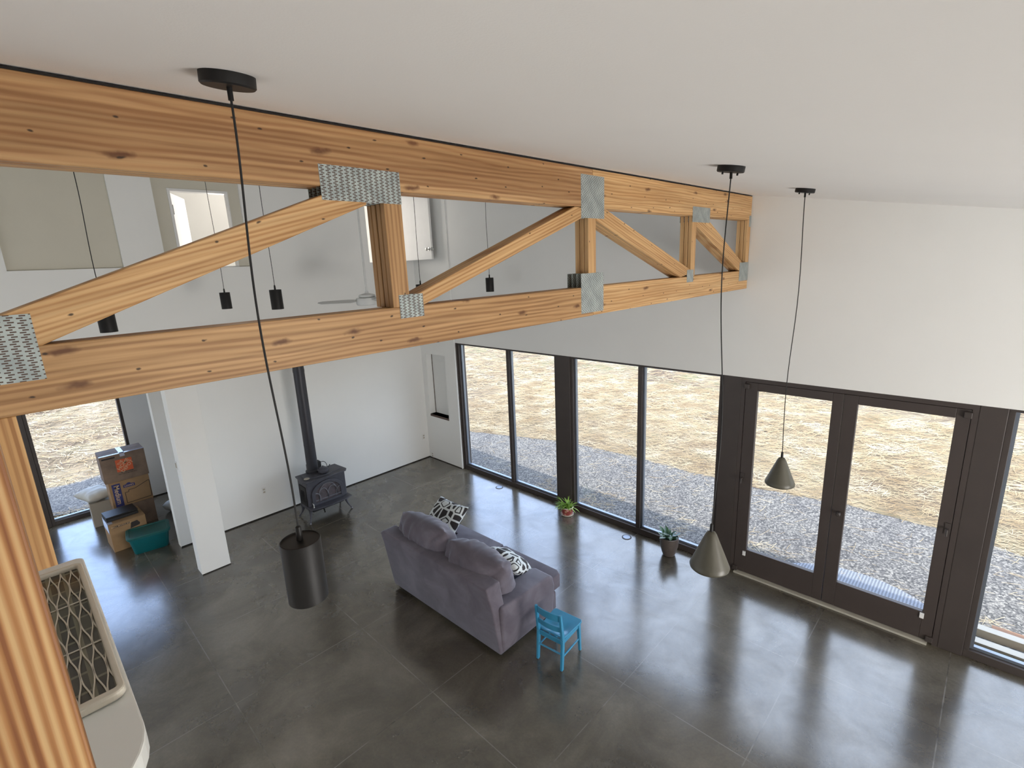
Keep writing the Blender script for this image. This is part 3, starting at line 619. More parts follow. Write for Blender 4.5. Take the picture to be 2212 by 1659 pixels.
# ------------------------------------------------------------------ wood stove
st = empty('wood_stove', (.66, -2.70, 0), 0, 'black cast-iron wood stove with arched glass door against the back wall', 'stove')
# local axes: +x faces the room, y is width
mb = MB(); mb.box(-.17, .17, -.335, .335, .20, .70); mb.build('body', M['iron'], st, bevel=.012)
mb = MB(); mb.prism([(-.205, -.35), (.15, -.385), (.215, -.34), (.235, 0), (.215, .34), (.15, .385), (-.205, .35)], .70, .722, axis=2); mb.prism([(-.15, -.28), (.10, -.31), (.16, 0), (.10, .31), (-.15, .28)], .722, .732, axis=2)
mb.build('top_plate', M['iron'], st, bevel=.006)
mb = MB(); mb.prism([(.13, -.36), (.29, -.36), (.33, -.25), (.345, 0), (.33, .25), (.29, .36), (.13, .36)], .255, .275, axis=2); mb.build('ash_lip', M['iron'], st, bevel=.005)
mb = MB(); mb.prism([(-.13, -.27), (.15, -.27), (.15, .27), (-.13, .27)], .15, .20, axis=2); mb.build('ash_drawer', M['iron_dark'], st, bevel=.005)
mb = MB(); mb.tube([(.16, -.10, .18), (.24, -.12, .13)], .012, 10); mb.build('air_lever', M['steel'], st, smooth=True)
def arch(hw, z0, zs, zt, n=14):   # outline (y, z) of a flattened arch
    pts = [(-hw, z0), (-hw, zs)]
    for k in range(1, n): a = PI-PI*k/n; pts.append((hw*math.cos(a), zs+(zt-zs)*math.sin(a)))
    return pts+[(hw, zs), (hw, z0)]
oa = arch(.275, .275, .45, .655); ia = arch(.22, .315, .44, .60)
mb = MB(); v = []; nn = len(oa)
for x in (.17, .198):
    for p in oa: v.append((x, *p))
    for p in ia: v.append((x, *p))
f = []
for i in range(nn):
    j = (i+1) % nn
    f += [(i, j, nn+j, nn+i), (2*nn+i, 2*nn+j, 3*nn+j, 3*nn+i), (i, j, 2*nn+j, 2*nn+i), (nn+i, nn+j, 3*nn+j, 3*nn+i)]
mb.add(v, f); dd = mb.build('door', M['iron'], st, bevel=.004)
mb = MB(); mb.prism(ia, .171, .178, axis=0); mb.build('door_glass', M['soot'], dd)
mb = MB()
def arc_pts(y0, y1, z0, zt, n=12, cl=True):
    return [((y0+y1)/2+(y1-y0)/2*-math.cos(PI*k/n), z0+(zt-z0)*math.sin(PI*k/n)) for k in range(n+1)]
def tub(pts): mb.tube([(.188, p[0], p[1]) for p in pts if abs(p[0]) < .222 and p[1] < .44+.16*math.sqrt(max(0, 1-(p[0]/.222)**2))+.01], .0065, 6)
for (a, b_, z, zt) in ((-.29, -.14, .40, .475), (-.16, .0, .40, .53), (-.16, .16, .40, .60), (0, .16, .40, .53), (.14, .29, .40, .475)):
    pts = [(a, .33)]+arc_pts(a, b_, z, zt)+[(b_, .33)]
    tub([p for p in pts])
mb.box(.178, .192, -.22, .22, .345, .357); mb.build('tracery', M['iron_light'], dd, smooth=True)
mb = MB(); mb.tube([(.2, -.285, .34), (.235, -.285, .33), (.24, -.285, .28)], .008, 8); mb.lathe([(.0, -.016), (.012, -.012), (.016, 0), (.012, .012), (0, .016)], 14, (.24, -.285, .27), cap0=False, cap1=False); mb.build('door_handle', M['steel'], dd, smooth=True)
mb = MB(); mb.box(-.10, .12, -.342, -.335, .28, .60); mb.box(-.11, .13, -.346, -.335, .27, .285); mb.box(-.11, .13, -.346, -.335, .595, .61); mb.box(-.11, -.095, -.346, -.335, .285, .595); mb.box(.115, .13, -.346, -.335, .285, .595)
mb.tube([(-.06+.14*k/10, -.345, .32+.22*abs(math.sin(k*.63))) for k in range(11)], .007, 6); mb.build('side_panel', M['iron_dark'], st, bevel=.003)
for sx_, sy_ in ((1, -1), (1, 1), (-1, -1), (-1, 1)):
    mb = MB(); b0 = Vector((sx_*.13, sy_*.28, .24)); pts = []
    for k in range(9):
        f = k/8; pts.append((sx_*(.150+.058*f**1.8-.018*math.sin(PI*f)), sy_*(.318+.05*f**1.8-.012*math.sin(PI*f)), .24-.228*f))
    mb.tube(pts, lambda t: .034-.024*min(1, t*1.25)+(.006 if t > .92 else 0), 10); lgo = mb.build('leg', M['iron'], st, smooth=True)
    mb = MB(); mb.lathe([(.014, 0), (.016, .006), (.010, .018)], 12, (sx_*.21, sy_*.368, 0)); mb.build('foot', M['iron_light'], lgo, smooth=True)
mb = MB(); mb.prism([(-.28, -.10), (-.22, -.14), (-.16, -.10), (-.16, .10), (-.28, .10)], .69, .86, axis=2); mb.build('flue_shield', M['iron_dark'], st, bevel=.01)
mb = MB(); mb.lathe([(.115, .73), (.115, .76), (.095, .775), (.089, .78), (.086, 1.2), (.0875, 1.2), (.0875, 1.23), (.086, 1.23), (.086, 2.45), (.089, 2.45), (.089, 2.50), (.086, 2.50), (.086, 2.75)], 36, (-.145, -.065, 0))
mb.tube([(-.145, -.065, 2.74), (-.15, -.065, 2.82), (-.18, -.065, 2.88), (-.24, -.065, 2.91), (-.32, -.065, 2.92), (-.655, -.065, 2.92)], .086, 36)
mb.build('stove_pipe', M['pipe'], st, smooth=True)
mb = MB(); mb.lathe([(.086, 0), (.13, 0), (.13, .012), (.086, .018)], 36, (0, 0, 0), Matrix.Translation((-.655, -.065, 2.92)) @ Matrix.Rotation(R(90), 4, 'Y'), cap0=False, cap1=False); mb.build('wall_flange', M['pipe'], st, smooth=True)
mb = MB(); mb.lathe([(.0, .0), (.045, .0), (.045, .006), (0, .006)], 24, (.09, -.28, .7335), cap0=False, cap1=False); mb.build('thermometer', M['plank_white'], st)
kt = empty('tea_kettle', (.715, -2.675, .7335), 0, 'small dark cast-iron kettle standing on the stove', 'kettle')
mb = MB(); mb.lathe([(.0, 0), (.05, 0), (.075, .014), (.088, .045), (.085, .07), (.06, .09), (.03, .096), (0, .098)], 28, cap0=False, cap1=False); mb.build('kettle_body', M['iron'], kt, smooth=True)
mb = MB(); mb.lathe([(.045, .094), (.042, .101), (.01, .106), (.009, .118), (.014, .122), (0, .13)], 20, cap0=False, cap1=False); mb.build('lid', M['iron'], kt, smooth=True)
mb = MB(); mb.tube([(0, .07, .055), (0, .105, .08), (0, .125, .11)], .014, 10, .008); mb.build('spout', M['iron'], kt, smooth=True)
mb = MB(); mb.tube([(0, .075*math.cos(PI*k/12), .085+.115*math.sin(PI*k/12)) for k in range(13)], .005, 8); mb.build('handle', M['iron_dark'], kt, smooth=True)

# ------------------------------------------------------------------ child's chair
chx, chy, chr_ = 5.662, -2.575, R(6)
chair = empty('child_chair', (chx, chy, 0), chr_, 'small blue painted wooden chair on the floor beside the sofa arm', 'chair')
# local: back at -y, front at +y
def quadprism(mb, c0, c1, s0, s1):
    v = []
    for (c, s) in ((c0, s0), (c1, s1)):
        for a, b_ in ((-1, -1), (1, -1), (1, 1), (-1, 1)): v.append((c[0]+a*s[0]/2, c[1]+b_*s[1]/2, c[2]))
    mb.add(v, [(0, 1, 2, 3), (7, 6, 5, 4), (0, 1, 5, 4), (1, 2, 6, 5), (2, 3, 7, 6), (3, 0, 4, 7)])
for s in (-1, 1):
    mb = MB(); quadprism(mb, (s*.145, -.185, .008), (s*.145, -.155, .34), (.026, .032), (.028, .045)); quadprism(mb, (s*.145, -.155, .34), (s*.145, -.190, .645), (.028, .045), (.024, .026))
    l_ = mb.build('leg', M['blue'], chair, bevel=.004); mb = MB(); mb.lathe([(.011, 0), (.011, .008)], 12, (s*.145, -.185, 0)); mb.build('glide', M['steel'], l_)
    mb = MB(); quadprism(mb, (s*.150, .160, .008), (s*.146, .145, .335), (.026, .026), (.034, .040))
    l_ = mb.build('leg', M['blue'], chair, bevel=.004); mb = MB(); mb.lathe([(.011, 0), (.011, .008)], 12, (s*.150, .160, 0)); mb.build('glide', M['steel'], l_)
    mb = MB(); mb.tube([(s*.147, -.17, .155), (s*.147, .15, .155)], .0095, 10); mb.build('stretcher', M['blue'], chair, smooth=True)
    mb = MB(); mb.box(s*.145-.009, s*.145+.009, -.14, .135, .295, .338); mb.build('apron', M['blue'], chair, bevel=.003)
mb = MB(); mb.tube([(-.145, -.175, .185), (.145, -.175, .185)], .0095, 10); mb.build('stretcher', M['blue'], chair, smooth=True)
mb = MB(); mb.box(-.14, .14, -.165, -.147, .285, .338); mb.build('apron', M['blue'], chair, bevel=.003)
mb = MB(); mb.box(-.14, .14, .135, .153, .295, .338); mb.build('apron', M['blue'], chair, bevel=.003)
# saddle seat
nx, ny = 24, 24; v = []; f = []
def seat_outline(u, w_):
    yy = -.145+.335*w_; hw = .150+.025*w_ if w_ < .9 else .1725-.02*((w_-.9)/.1)**2
    return u*hw, yy
for lay in (0, 1):
    for j in range(ny+1):
        for i in range(nx+1):
            u = -1+2*i/nx; w_ = j/ny; x, y = seat_outline(u, w_)
            d = math.exp(-((abs(x)-.075)/.05)**2-((y+.03)/.09)**2)*.012+math.exp(-(x/.12)**2-((y+.06)/.06)**2)*.006
            z = .362-d if lay == 0 else .340
            v.append((x, y, z))
q = (nx+1)*(ny+1)
for j in range(ny):
    for i in range(nx):
        a = j*(nx+1)+i; f.append((a, a+1, a+nx+2, a+nx+1)); f.append((q+a, q+a+nx+1, q+a+nx+2, q+a+1))
for i in range(nx): f.append((i, q+i, q+i+1, i+1)); a = ny*(nx+1)+i; f.append((a, a+1, q+a+1, q+a))
for j in range(ny): a = j*(nx+1); f.append((a, a+nx+1, q+a+nx+1, q+a)); a += nx; f.append((a, q+a, q+a+nx+1, a+nx+1))
mb = MB(); mb.add(v, f); mb.build('seat', M['blue'], chair, smooth=True, bevel=.004)
for z0, z1, bow in ((.560, .640, .022), (.430, .492, .02)):
    mb = MB(); n_ = 14; v = []; f = []
    for k in range(n_+1):
        x = -.133+.266*k/n_; c = -(bow)*(1-(x/.133)**2); rise = .006*(1-(x/.133)**2)
        for (yy, zz) in ((-.006, z0), (.006, z0), (.006, z1+rise), (-.006, z1+rise)):
            yb = -.155-.035*(zz-.34)/.305; v.append((x, yb+c+yy, zz))
    for k in range(n_):
        for e in range(4): f.append((k*4+e, k*4+(e+1) % 4, (k+1)*4+(e+1) % 4, (k+1)*4+e))
    f += [(0, 1, 2, 3), (n_*4+3, n_*4+2, n_*4+1, n_*4)]; mb.add(v, f); mb.build('back_slat', M['blue'], chair, bevel=.003)

# ------------------------------------------------------------------ sofa
SX, SY = 4.295, -2.55
sofa = empty('sofa', (SX, SY, 0), R(1.2), 'grey velvet two-seat sofa seen from behind in the middle of the floor', 'sofa')
HL = .965
def soften(o, w_=.03, seg=4):
    m = o.modifiers.new('bevel', 'BEVEL'); m.width = w_; m.segments = seg; m.limit_method = 'ANGLE'; m.angle_limit = R(30)
    for p in o.data.polygons: p.use_smooth = True
mb = MB(); mb.box(-HL+.02, HL-.02, -.49, .44, .055, .28); o = mb.build('base', M['velvet'], sofa); soften(o, .02)
mb = MB(); mb.box(-HL+.05, HL-.05, -.47, .42, .0, .055); mb.build('plinth', M['black_soft'], sofa)
# back frame: slanted panel with flared, cut-off top corners
v = []; prof = [(-HL+.01, .05), (HL-.01, .05), (HL-.015, .60), (HL-.03, .69), (HL-.055, .865), (-HL+.05, .865), (-HL-.02, .82), (-HL-.0, .68)]
for s_ in (0, 1):
    for (x, z) in prof:
        yb = -.515-.11*((z-.05)/.8); v.append((x, yb+(.0 if s_ == 0 else .12+.09*z), z))
n_ = len(prof); f = [list(range(n_))[::-1], [n_+k for k in range(n_)]]+[(k, (k+1) % n_, n_+(k+1) % n_, n_+k) for k in range(n_)]
mb = MB(); mb.add(v, f); o = mb.build('back_frame', M['velvet'], sofa); soften(o, .018)
# arms: sloping down to the front
for s_ in (-1, 1):
    prof = [(-.49, .05), (.36, .05), (.375, .42), (.34, .545), (.28, .575), (-.505, .615)]
    x0, x1 = (HL-.255, HL) if s_ > 0 else (-HL, -HL+.255)
    mb = MB(); v = []
    for xx in (x0, x1):
        for (y, z) in prof:
            flare = (.03 if s_ > 0 else .075)*((z-.05)/.6)*s_ if (xx == x1) == (s_ > 0) else 0
            v.append((xx+flare, y, z))
    n_ = len(prof); mb.add(v, [list(range(n_)), [n_+k for k in range(n_)][::-1]]+[(k, (k+1) % n_, n_+(k+1) % n_, n_+k) for k in range(n_)])
    o = mb.build('arm', M['velvet'], sofa); soften(o, .035, 5)
for s_ in (-1, 1):
    xi, xo = .004, HL-.262
    prof = [(xi, -.40), (xo, -.40), (xo, .375), (HL-.03, .39), (HL-.03, .53), (HL-.10, .575), (xi+.02, .575), (xi, .55)]
    mb = MB(); mb.prism([(s_*p[0], p[1]) for p in prof], .285, .455, axis=2)
    o = mb.build('seat_cushion', M['velvet'], sofa); soften(o, .045, 5)
def pillow(w_, h_, t_, wr=.02, seed=0, nseg=44, corner=.12, sag=0, rnd=0):
    v = []; f = []
    for side in (1, -1):
        for j in range(nseg+1):
            for i in range(nseg+1):
                u = -1+2*i/nseg; q = -1+2*j/nseg
                pin = 1-.10*(1-abs(u))*abs(q)**3*0-0
                x = u*w_/2*(1-.07*(1-u*u)*0-corner*.5*(1-abs(q)**2)*0); 
                x = u*w_/2*(1-corner*(1-(abs(q))**2.2)*abs(u)**3*.35); z = q*h_/2*(1-corner*(1-(abs(u))**2.2)*abs(q)**3*.5)
                if rnd:
                    mxx = max(abs(u), abs(q)); k_ = mxx/max(1e-6, (abs(u)**rnd+abs(q)**rnd)**(1/rnd)); x *= k_; z *= k_
                th = t_/2*(max(0, 1-abs(u)**3.2)**.62)*(max(0, 1-abs(q)**3.2)**.62)
                p = Vector((x*5+seed, z*5, side*3.0+seed)); edge = max(abs(u), abs(q))
                wn = (noise.noise(Vector((x*16+seed, z*4+seed, side*5)))*.6+noise.noise(Vector((x*7-z*5+seed, z*9, side)))*.6)*wr*min(1, th/(t_*.12)+.01)
                v.append((x+wn*.2, side*th+wn, z-sag*th*.2*0))
    n1 = nseg+1; q0 = n1*n1
    for j in range(nseg):
        for i in range(nseg):
            a = j*n1+i; f.append((a, a+1, a+n1+1, a+n1)); f.append((q0+a, q0+a+n1, q0+a+n1+1, q0+a+1))
    return v, f
def add_pillow(name, parent, mat, loc, rot, dims, wr, seed, **kw):
    v, f = pillow(*dims, wr=wr, seed=seed, **kw)
    me = bpy.data.meshes.new(name); me.from_pydata(v, [], f); bm = bmesh.new(); bm.from_mesh(me); bmesh.ops.remove_doubles(bm, verts=bm.verts, dist=.002); bmesh.ops.recalc_face_normals(bm, faces=bm.faces); bm.to_mesh(me); bm.free()
    for p in me.polygons: p.use_smooth = True
    o = bpy.data.objects.new(name, me); COL.objects.link(o); me.materials.append(mat); o.location = loc; o.rotation_euler = rot
    if parent: o.parent = parent
    return o
add_pillow('back_cushion', sofa, M['velvet'], (-.40, -.31, .76), (R(12), R(-4), R(-3)), (1.02, .70, .42), .028, 1.3, rnd=4.5)
add_pillow('back_cushion', sofa, M['velvet'], (.43, -.27, .70), (R(18), R(5), R(5)), (.92, .66, .46), .05, 5.1, rnd=4.5)
p1 = add_pillow('throw_pillow', None, M['pattern'], (3.60, -2.40, .765), (R(-48), R(0), R(2)), (.56, .52, .20), .010, 2.0, nseg=30)
tag(p1, 'black and white patterned cushion upright at the far end of the sofa', 'cushion', 'patterned cushions on the sofa')
p2 = add_pillow('throw_pillow', None, M['pattern'], (4.79, -2.42, .655), (R(60), R(14), R(8)), (.52, .46, .20), .016, 8.0, nseg=30)
tag(p2, 'crumpled black and white patterned cushion before the right back cushion', 'cushion', 'patterned cushions on the sofa')

# ------------------------------------------------------------------ plants
def blade_leaf(mb, base, az, length, lift, droop, w_, seg=9, fold=.3):
    pts = []; d = Vector((math.cos(az), math.sin(az), 0)); s = Vector((-math.sin(az), math.cos(az), 0)); n0 = len(mb.v)
    for k in range(seg+1):
        t = k/seg; ang = lift-droop*t; 
        p = pts[-1]+(d*math.cos(ang)+Vector((0, 0, math.sin(ang))))*(length/seg) if pts else Vector(base)
        pts.append(p)
    v = []; f = []
    for k, p in enumerate(pts):
        t = k/seg; ww = w_*(.55+1.8*t*(1-t)) *(1-t**5) + .0006
        v += [p-s*ww, p+Vector((0, 0, -ww*fold)), p+s*ww]
    for k in range(seg): a = k*3; f += [(a, a+1, a+4, a+3), (a+1, a+2, a+5, a+4)]
    mb.add(v, f)
pt = empty('potted_plant', (3.875, -.15, 0), 0, 'spiky light green plant in a small red and cream pot by the window post', 'plant')
m, n, b = newmat('red_cream_glaze'); M['redpot'] = m; mp = mapping(n, (1, 1, 1)); v_ = N(n, 'ShaderNodeTexVoronoi'); v_.inputs['Scale'].default_value = 16; n.links.new(mp.outputs[0], v_.inputs['Vector'])
r = ramp(n, v_.outputs['Distance'], [(.30, lin(205, 150, 140)), (.42, lin(150, 72, 66))]); n.links.new(r.outputs[0], b.inputs['Base Color']); b.inputs['Roughness'].default_value = .3
mb = MB(); mb.lathe([(.0, .012), (.075, .012), (.088, .04), (.098, .09), (.100, .135), (.094, .135), (.09, .11), (0, .11)], 36, cap0=False, cap1=False); pot = mb.build('pot', M['redpot'], pt, smooth=True)
mb = MB(); mb.lathe([(.101, .128), (.104, .134), (.101, .143), (.093, .143), (.093, .128)], 36, cap0=False, cap1=False); mb.build('rim', M['glaze_white'], pot, smooth=True)
mb = MB(); mb.lathe([(.0, 0), (.085, 0), (.105, .008), (.108, .022), (.102, .022), (.09, .012), (0, .012)], 36, cap0=False, cap1=False); mb.build('saucer', M['glaze_white'], pt, smooth=True)
mb = MB(); mb.lathe([(0, .118), (.091, .118)], 24, cap0=False, cap1=False); mb.build('soil', M['soil'], pt)
rnd = random.Random(5); mb = MB()
for k in range(90):
    az = rnd.uniform(0, 2*PI); L = rnd.uniform(.11, .22)
    if rnd.random() < .22: az = rnd.uniform(3.6, 4.9); L = rnd.uniform(.2, .30)
    blade_leaf(mb, (.05*rnd.uniform(-1, 1), .05*rnd.uniform(-1, 1), .12), az, L, rnd.uniform(.55, 1.45), rnd.uniform(.3, 1.7), rnd.uniform(.006, .010))
mb.build('leaves', M['leaf_light'], pt, smooth=True)
pt = empty('potted_plant', (5.655, -.165, 0), 0, 'broad-leaved dark green plant in a tall grey-brown pot by the window', 'plant')
mb = MB(); mb.lathe([(.0, 0), (.07, 0), (.078, .004), (.095, .05), (.118, .14), (.126, .21), (.126, .275), (.118, .278), (.114, .25), (0, .25)], 40, cap0=False, cap1=False); mb.build('pot', M['glaze_gray'], pt, smooth=True)
mb = MB(); mb.lathe([(0, .258), (.116, .258)], 24, cap0=False, cap1=False); mb.build('soil', M['soil'], pt)
mb = MB()
for k in range(34):
    az = rnd.uniform(0, 2*PI); rr_ = rnd.uniform(.0, .09); bs = (rr_*math.cos(az), rr_*math.sin(az), .25+rnd.uniform(0, .05))
    blade_leaf(mb, bs, az+rnd.uniform(-.4, .4), rnd.uniform(.07, .13), rnd.uniform(.3, 1.3), rnd.uniform(.4, 1.4), rnd.uniform(.022, .034), 7, .25)
blade_leaf(mb, (-.02, 0, .27), .4, .15, 1.4, .1, .034, 7, .2)
mb.build('leaves', M['leaf_dark'], pt, smooth=True)

# ------------------------------------------------------------------ floor outlets, wall outlets, switch
for (x, y, lb) in ((2.29, -.14, 'round metal floor outlet cover near the far windows'), (4.98, -.15, 'round metal floor outlet cover between the two plants')):
    rt0 = empty('floor_outlet', (x, y, 0), 0, lb, 'outlet', 'floor outlet covers')
    mb = MB(); mb.lathe([(.0, 0), (.07, 0), (.07, .004), (.058, .007), (.058, .004), (0, .004)], 32, cap0=False, cap1=False); mb.build('ring', M['bronze'], rt0, smooth=True)
    mb = MB(); mb.lathe([(0, .0045), (.055, .0045), (.053, .007), (0, .0075)], 32, cap0=False, cap1=False); mb.build('lid', M['alu'], rt0, smooth=True)
def outlet(loc, axis, lb, nm='wall_outlet', cat='outlet'):
    rt0 = empty(nm, loc, 0, lb, cat)
    Mx = {'x': Matrix.Identity(4), 'y-': Matrix.Rotation(R(-90), 4, 'Z')}[axis]
    mb = MB(); mb.box(0, .006, -.036, .036, -.058, .058, Mx); mb.build('cover_plate', M['white_plastic'], rt0, bevel=.002)
    if cat == 'outlet':
        for s in (-1, 1): mb = MB(); mb.box(.006, .009, -.017, .017, s*.024-.014, s*.024+.014, Mx); mb.build('socket', M['plank_white'], rt0, bevel=.003)
    else: mb = MB(); mb.box(.006, .012, -.016, .016, -.033, .033, Mx); mb.build('rocker', M['plank_white'], rt0, bevel=.002)
outlet((0, -3.417, .465), 'x', 'white wall outlet on the back wall left of the stove')
outlet((0, -.122, .49), 'x', 'white wall outlet on the back wall next to the corner')
outlet((.108, 0, .07), 'y-', 'white outlet low on the corner wall below the niche')
outlet((.90, -4.70, 1.58), 'y-', 'light switch on the side of the white pillar', 'light_switch', 'switch')

# ------------------------------------------------------------------ moving boxes and things in the recess
def text(body, size, loc, rot, mat, parent, name='lettering', ext=.0006, align='CENTER', shear=0):
    cu = bpy.data.curves.new(name, 'FONT'); cu.body = body; cu.size = size; cu.extrude = ext; cu.align_x = align; cu.align_y = 'CENTER'; cu.materials.append(mat)
    cu.resolution_u = 2; cu.offset = size*.008
    tmp = bpy.data.objects.new(name, cu); COL.objects.link(tmp); bpy.context.view_layer.update()
    me = bpy.data.meshes.new_from_object(tmp.evaluated_get(bpy.context.evaluated_depsgraph_get())); bpy.data.objects.remove(tmp, do_unlink=True)
    if not me.materials: me.materials.append(mat)
    o = bpy.data.objects.new(name, me); COL.objects.link(o); o.parent = parent; o.location = loc; o.rotation_euler = rot; return o
FX = (R(90), 0, R(90))      # lettering on a face that looks towards +x
def carton(loc, dims, rz, label, mat, group=None):
    r0 = empty('cardboard_box', loc, rz, label, 'box', group); a, b_, c = dims
    mb = MB(); mb.box(-a/2, a/2, -b_/2, b_/2, 0, c-.004); mb.build('carton', mat, r0, bevel=.004)
    mb = MB(); mb.box(-a/2, -.002, -b_/2, b_/2, c-.004, c); mb.box(.002, a/2, -b_/2, b_/2, c-.004, c); mb.build('top_flaps', mat, r0, bevel=.0015, seg=1)
    return r0
GB = 'stacked moving boxes'
b0 = carton((-1.62, -4.985, 0), (.42, .53, .41), R(1), 'scuffed brown cardboard box at the bottom of the stack', M['card2'], GB)
b1 = carton((-1.60, -4.985, .41), (.40, .54, .43), R(0), 'brown box with blue Medium label in the middle of the stack', M['card'], GB)
b2 = carton((-1.60, -4.995, .84), (.40, .59, .455), R(0), 'taped cardboard box with orange square, topmost of the stack', M['card2'], GB)
xf = .2006
mb = MB(); mb.box(xf-.001, xf+.0006, -.235, -.125, .005, .395); mb.build('blue_panel', M['print_blue'], b1)
text('Medium', .10, (xf+.0008, -.18, .21), (R(90), R(90), R(90)), M['print_pale'], b1)
mb = MB(); mb.prism([(-.09, .30), (.065, .30), (.065, .345), (.02, .35), (.0, .372), (-.03, .372), (-.05, .35), (-.09, .345)], xf-.001, xf+.0006, axis=0); mb.build('blue_badge', M['print_blue'], b1)
text("LOWE'S", .036, (xf+.0008, -.012, .322), FX, M['print_pale'], b1)
mb = MB(); loop = [(-.083, .032), (-.083, .215), (-.035, .217), (-.03, .248), (.06, .25), (.24, .325), (.262, .32), (.255, .045), (-.083, .032)]
for p, q_ in zip(loop[:-1], loop[1:]):
    d = Vector((q_[0]-p[0], q_[1]-p[1])); nn_ = Vector((-d.y, d.x)).normalized()*.004
    mb.prism([(p[0]-nn_.x, p[1]-nn_.y), (q_[0]-nn_.x, q_[1]-nn_.y), (q_[0]+nn_.x, q_[1]+nn_.y), (p[0]+nn_.x, p[1]+nn_.y)], xf-.001, xf+.0006, axis=0)
mb.build('printed_outline', M['print_black'], b1)
mb = MB(); mb.box(xf-.001, xf+.0006, -.108, .108, .15, .355); mb.build('orange_square', M['orange'], b2)
ca, sa = math.cos(R(45)), math.sin(R(45))
def diag(body, off, size):
    o = text(body, size, (xf+.0008, -off*sa*1.0, .2525+off*ca*-1.0), (0, 0, 0), M['print_pale'], b2)
    o.matrix_local = Matrix.Translation((xf+.0008, off*sa, .2525-off*ca)) @ Matrix(((0, 0, 1, 0), (1, 0, 0, 0), (0, 1, 0, 0), (0, 0, 0, 1))) @ Matrix.Rotation(R(45), 4, 'Z')
diag('THE', -.068, .05); diag('HOME', -.016, .076); diag('DEPOT', .048, .07)
text('MOVING SUPPLIES', .02, (xf+.0008, .02, .135), FX, M['print_black'], b2); text('HEAVY DUTY MOVING BOX', .019, (xf+.0008, .02, .108), FX, M['print_black'], b2)
mb = MB(); mb.box(xf-.001, xf+.0006, -.27, -.10, .395, .42); mb.build('printed_strip', M['print_black'], b2)
mb = MB(); mb.box(-.2, .203, -.032, .032, .4552, .4562); mb.box(.1995, .2015, -.032, .032, .40, .456); mb.box(.15, .202, -.296, .296, .4552, .4562); mb.build('packing_tape', M['tape'], b2)
b3 = carton((-.885, -5.205, 0), (.47, .46, .45), R(2), 'crumpled open-edged cardboard box under the flat black case', M['card'], GB)
mb = MB(); mb.box(.2356, .2372, -.19, .03, .385, .41); mb.build('printed_strip', M['print_black'], b3)
text('SMALL MOVING BOX', .026, (.2378, -.08, .3975), FX, M['print_pale'], b3)
mb = MB(); mb.prism([(.02, .30), (.14, .32), (.15, .35), (.13, .38), (.12, .40), (.04, .39)], .2356, .237, axis=0); mb.build('printed_picture', M['print_black'], b3)
mb = MB(); mb.box(-.2, .2, -.234, -.2312, .30, .452); mb.box(-.2, .2, -.234, -.17, .4505, .4525); mb.build('packing_tape', M['tape'], b3)
cs = empty('flat_black_case', (-.925, -5.235, .4525), R(4), 'flat black electronics case lying on the front cardboard box', 'case')
mb = MB(); mb.box(-.15, .15, -.20, .20, 0, .045); mb.build('case_body', M['black_soft'], cs, bevel=.006)
mb = MB(); mb.box(-.148, .148, -.198, .198, .045, .052); mb.box(-.15, .15, -.2, .2, .054, .075); mb.build('case_lid', M['black'], cs, bevel=.005)
# teal storage tub
tb_ = empty('storage_tub', (-.42, -5.0, 0), R(-8), 'teal plastic storage tub with a dark lid on the floor by the boxes', 'tub')
def rr_(hx, hy, r, seg=6):
    return rr_outline(-hx, hx, -hy, hy, (r, r, r, r), None, seg)
def loft(mb, rings):
    n_ = len(rings[0][0]); base = len(mb.v); v = []
    for pts, z in rings: v += [(p[0], p[1], z) for p in pts]
    f = []
    for i in range(len(rings)-1):
        for k in range(n_): f.append((i*n_+k, i*n_+(k+1) % n_, (i+1)*n_+(k+1) % n_, (i+1)*n_+k))
    f.append(list(range(n_))[::-1]); f.append([(len(rings)-1)*n_+k for k in range(n_)]); mb.add(v, f)
mb = MB(); loft(mb, [(rr_(.145, .205, .04), 0), (rr_(.155, .215, .045), .01), (rr_(.185, .25, .05), .25), (rr_(.2, .265, .055), .252), (rr_(.2, .265, .055), .27)]); mb.build('tub_body', M['teal'], tb_, smooth=True)
mb = MB(); loft(mb, [(rr_(.208, .275, .06), .268), (rr_(.210, .278, .06), .285), (rr_(.20, .268, .055), .295), (rr_(.17, .238, .045), .296), (rr_(.165, .233, .04), .288)]); mb.build('lid', M['tub_lid'], tb_, smooth=True)
# padded bundle on a light box by the window, pale sack behind the pillar
b4 = carton((-2.02, -5.37, 0), (.26, .28, .42), R(0), 'pale upright box by the recess window below the rolled blanket', M['plank_white'])
rb = add_pillow('rolled_blanket', None, M['linen'], (-2.08, -5.40, .525), (R(90), R(0), R(18)), (.52, .40, .2), .02, 4.4, nseg=24)
tag(rb, 'pale rolled blanket resting on the box by the tall window', 'blanket')
sk = add_pillow('cloth_sack', None, M['linen'], (-1.55, -4.42, .10), (R(80), R(0), R(25)), (.30, .26, .2), .03, 9.4, nseg=24)
tag(sk, 'small off-white cloth sack on the floor behind the white pillar', 'sack')

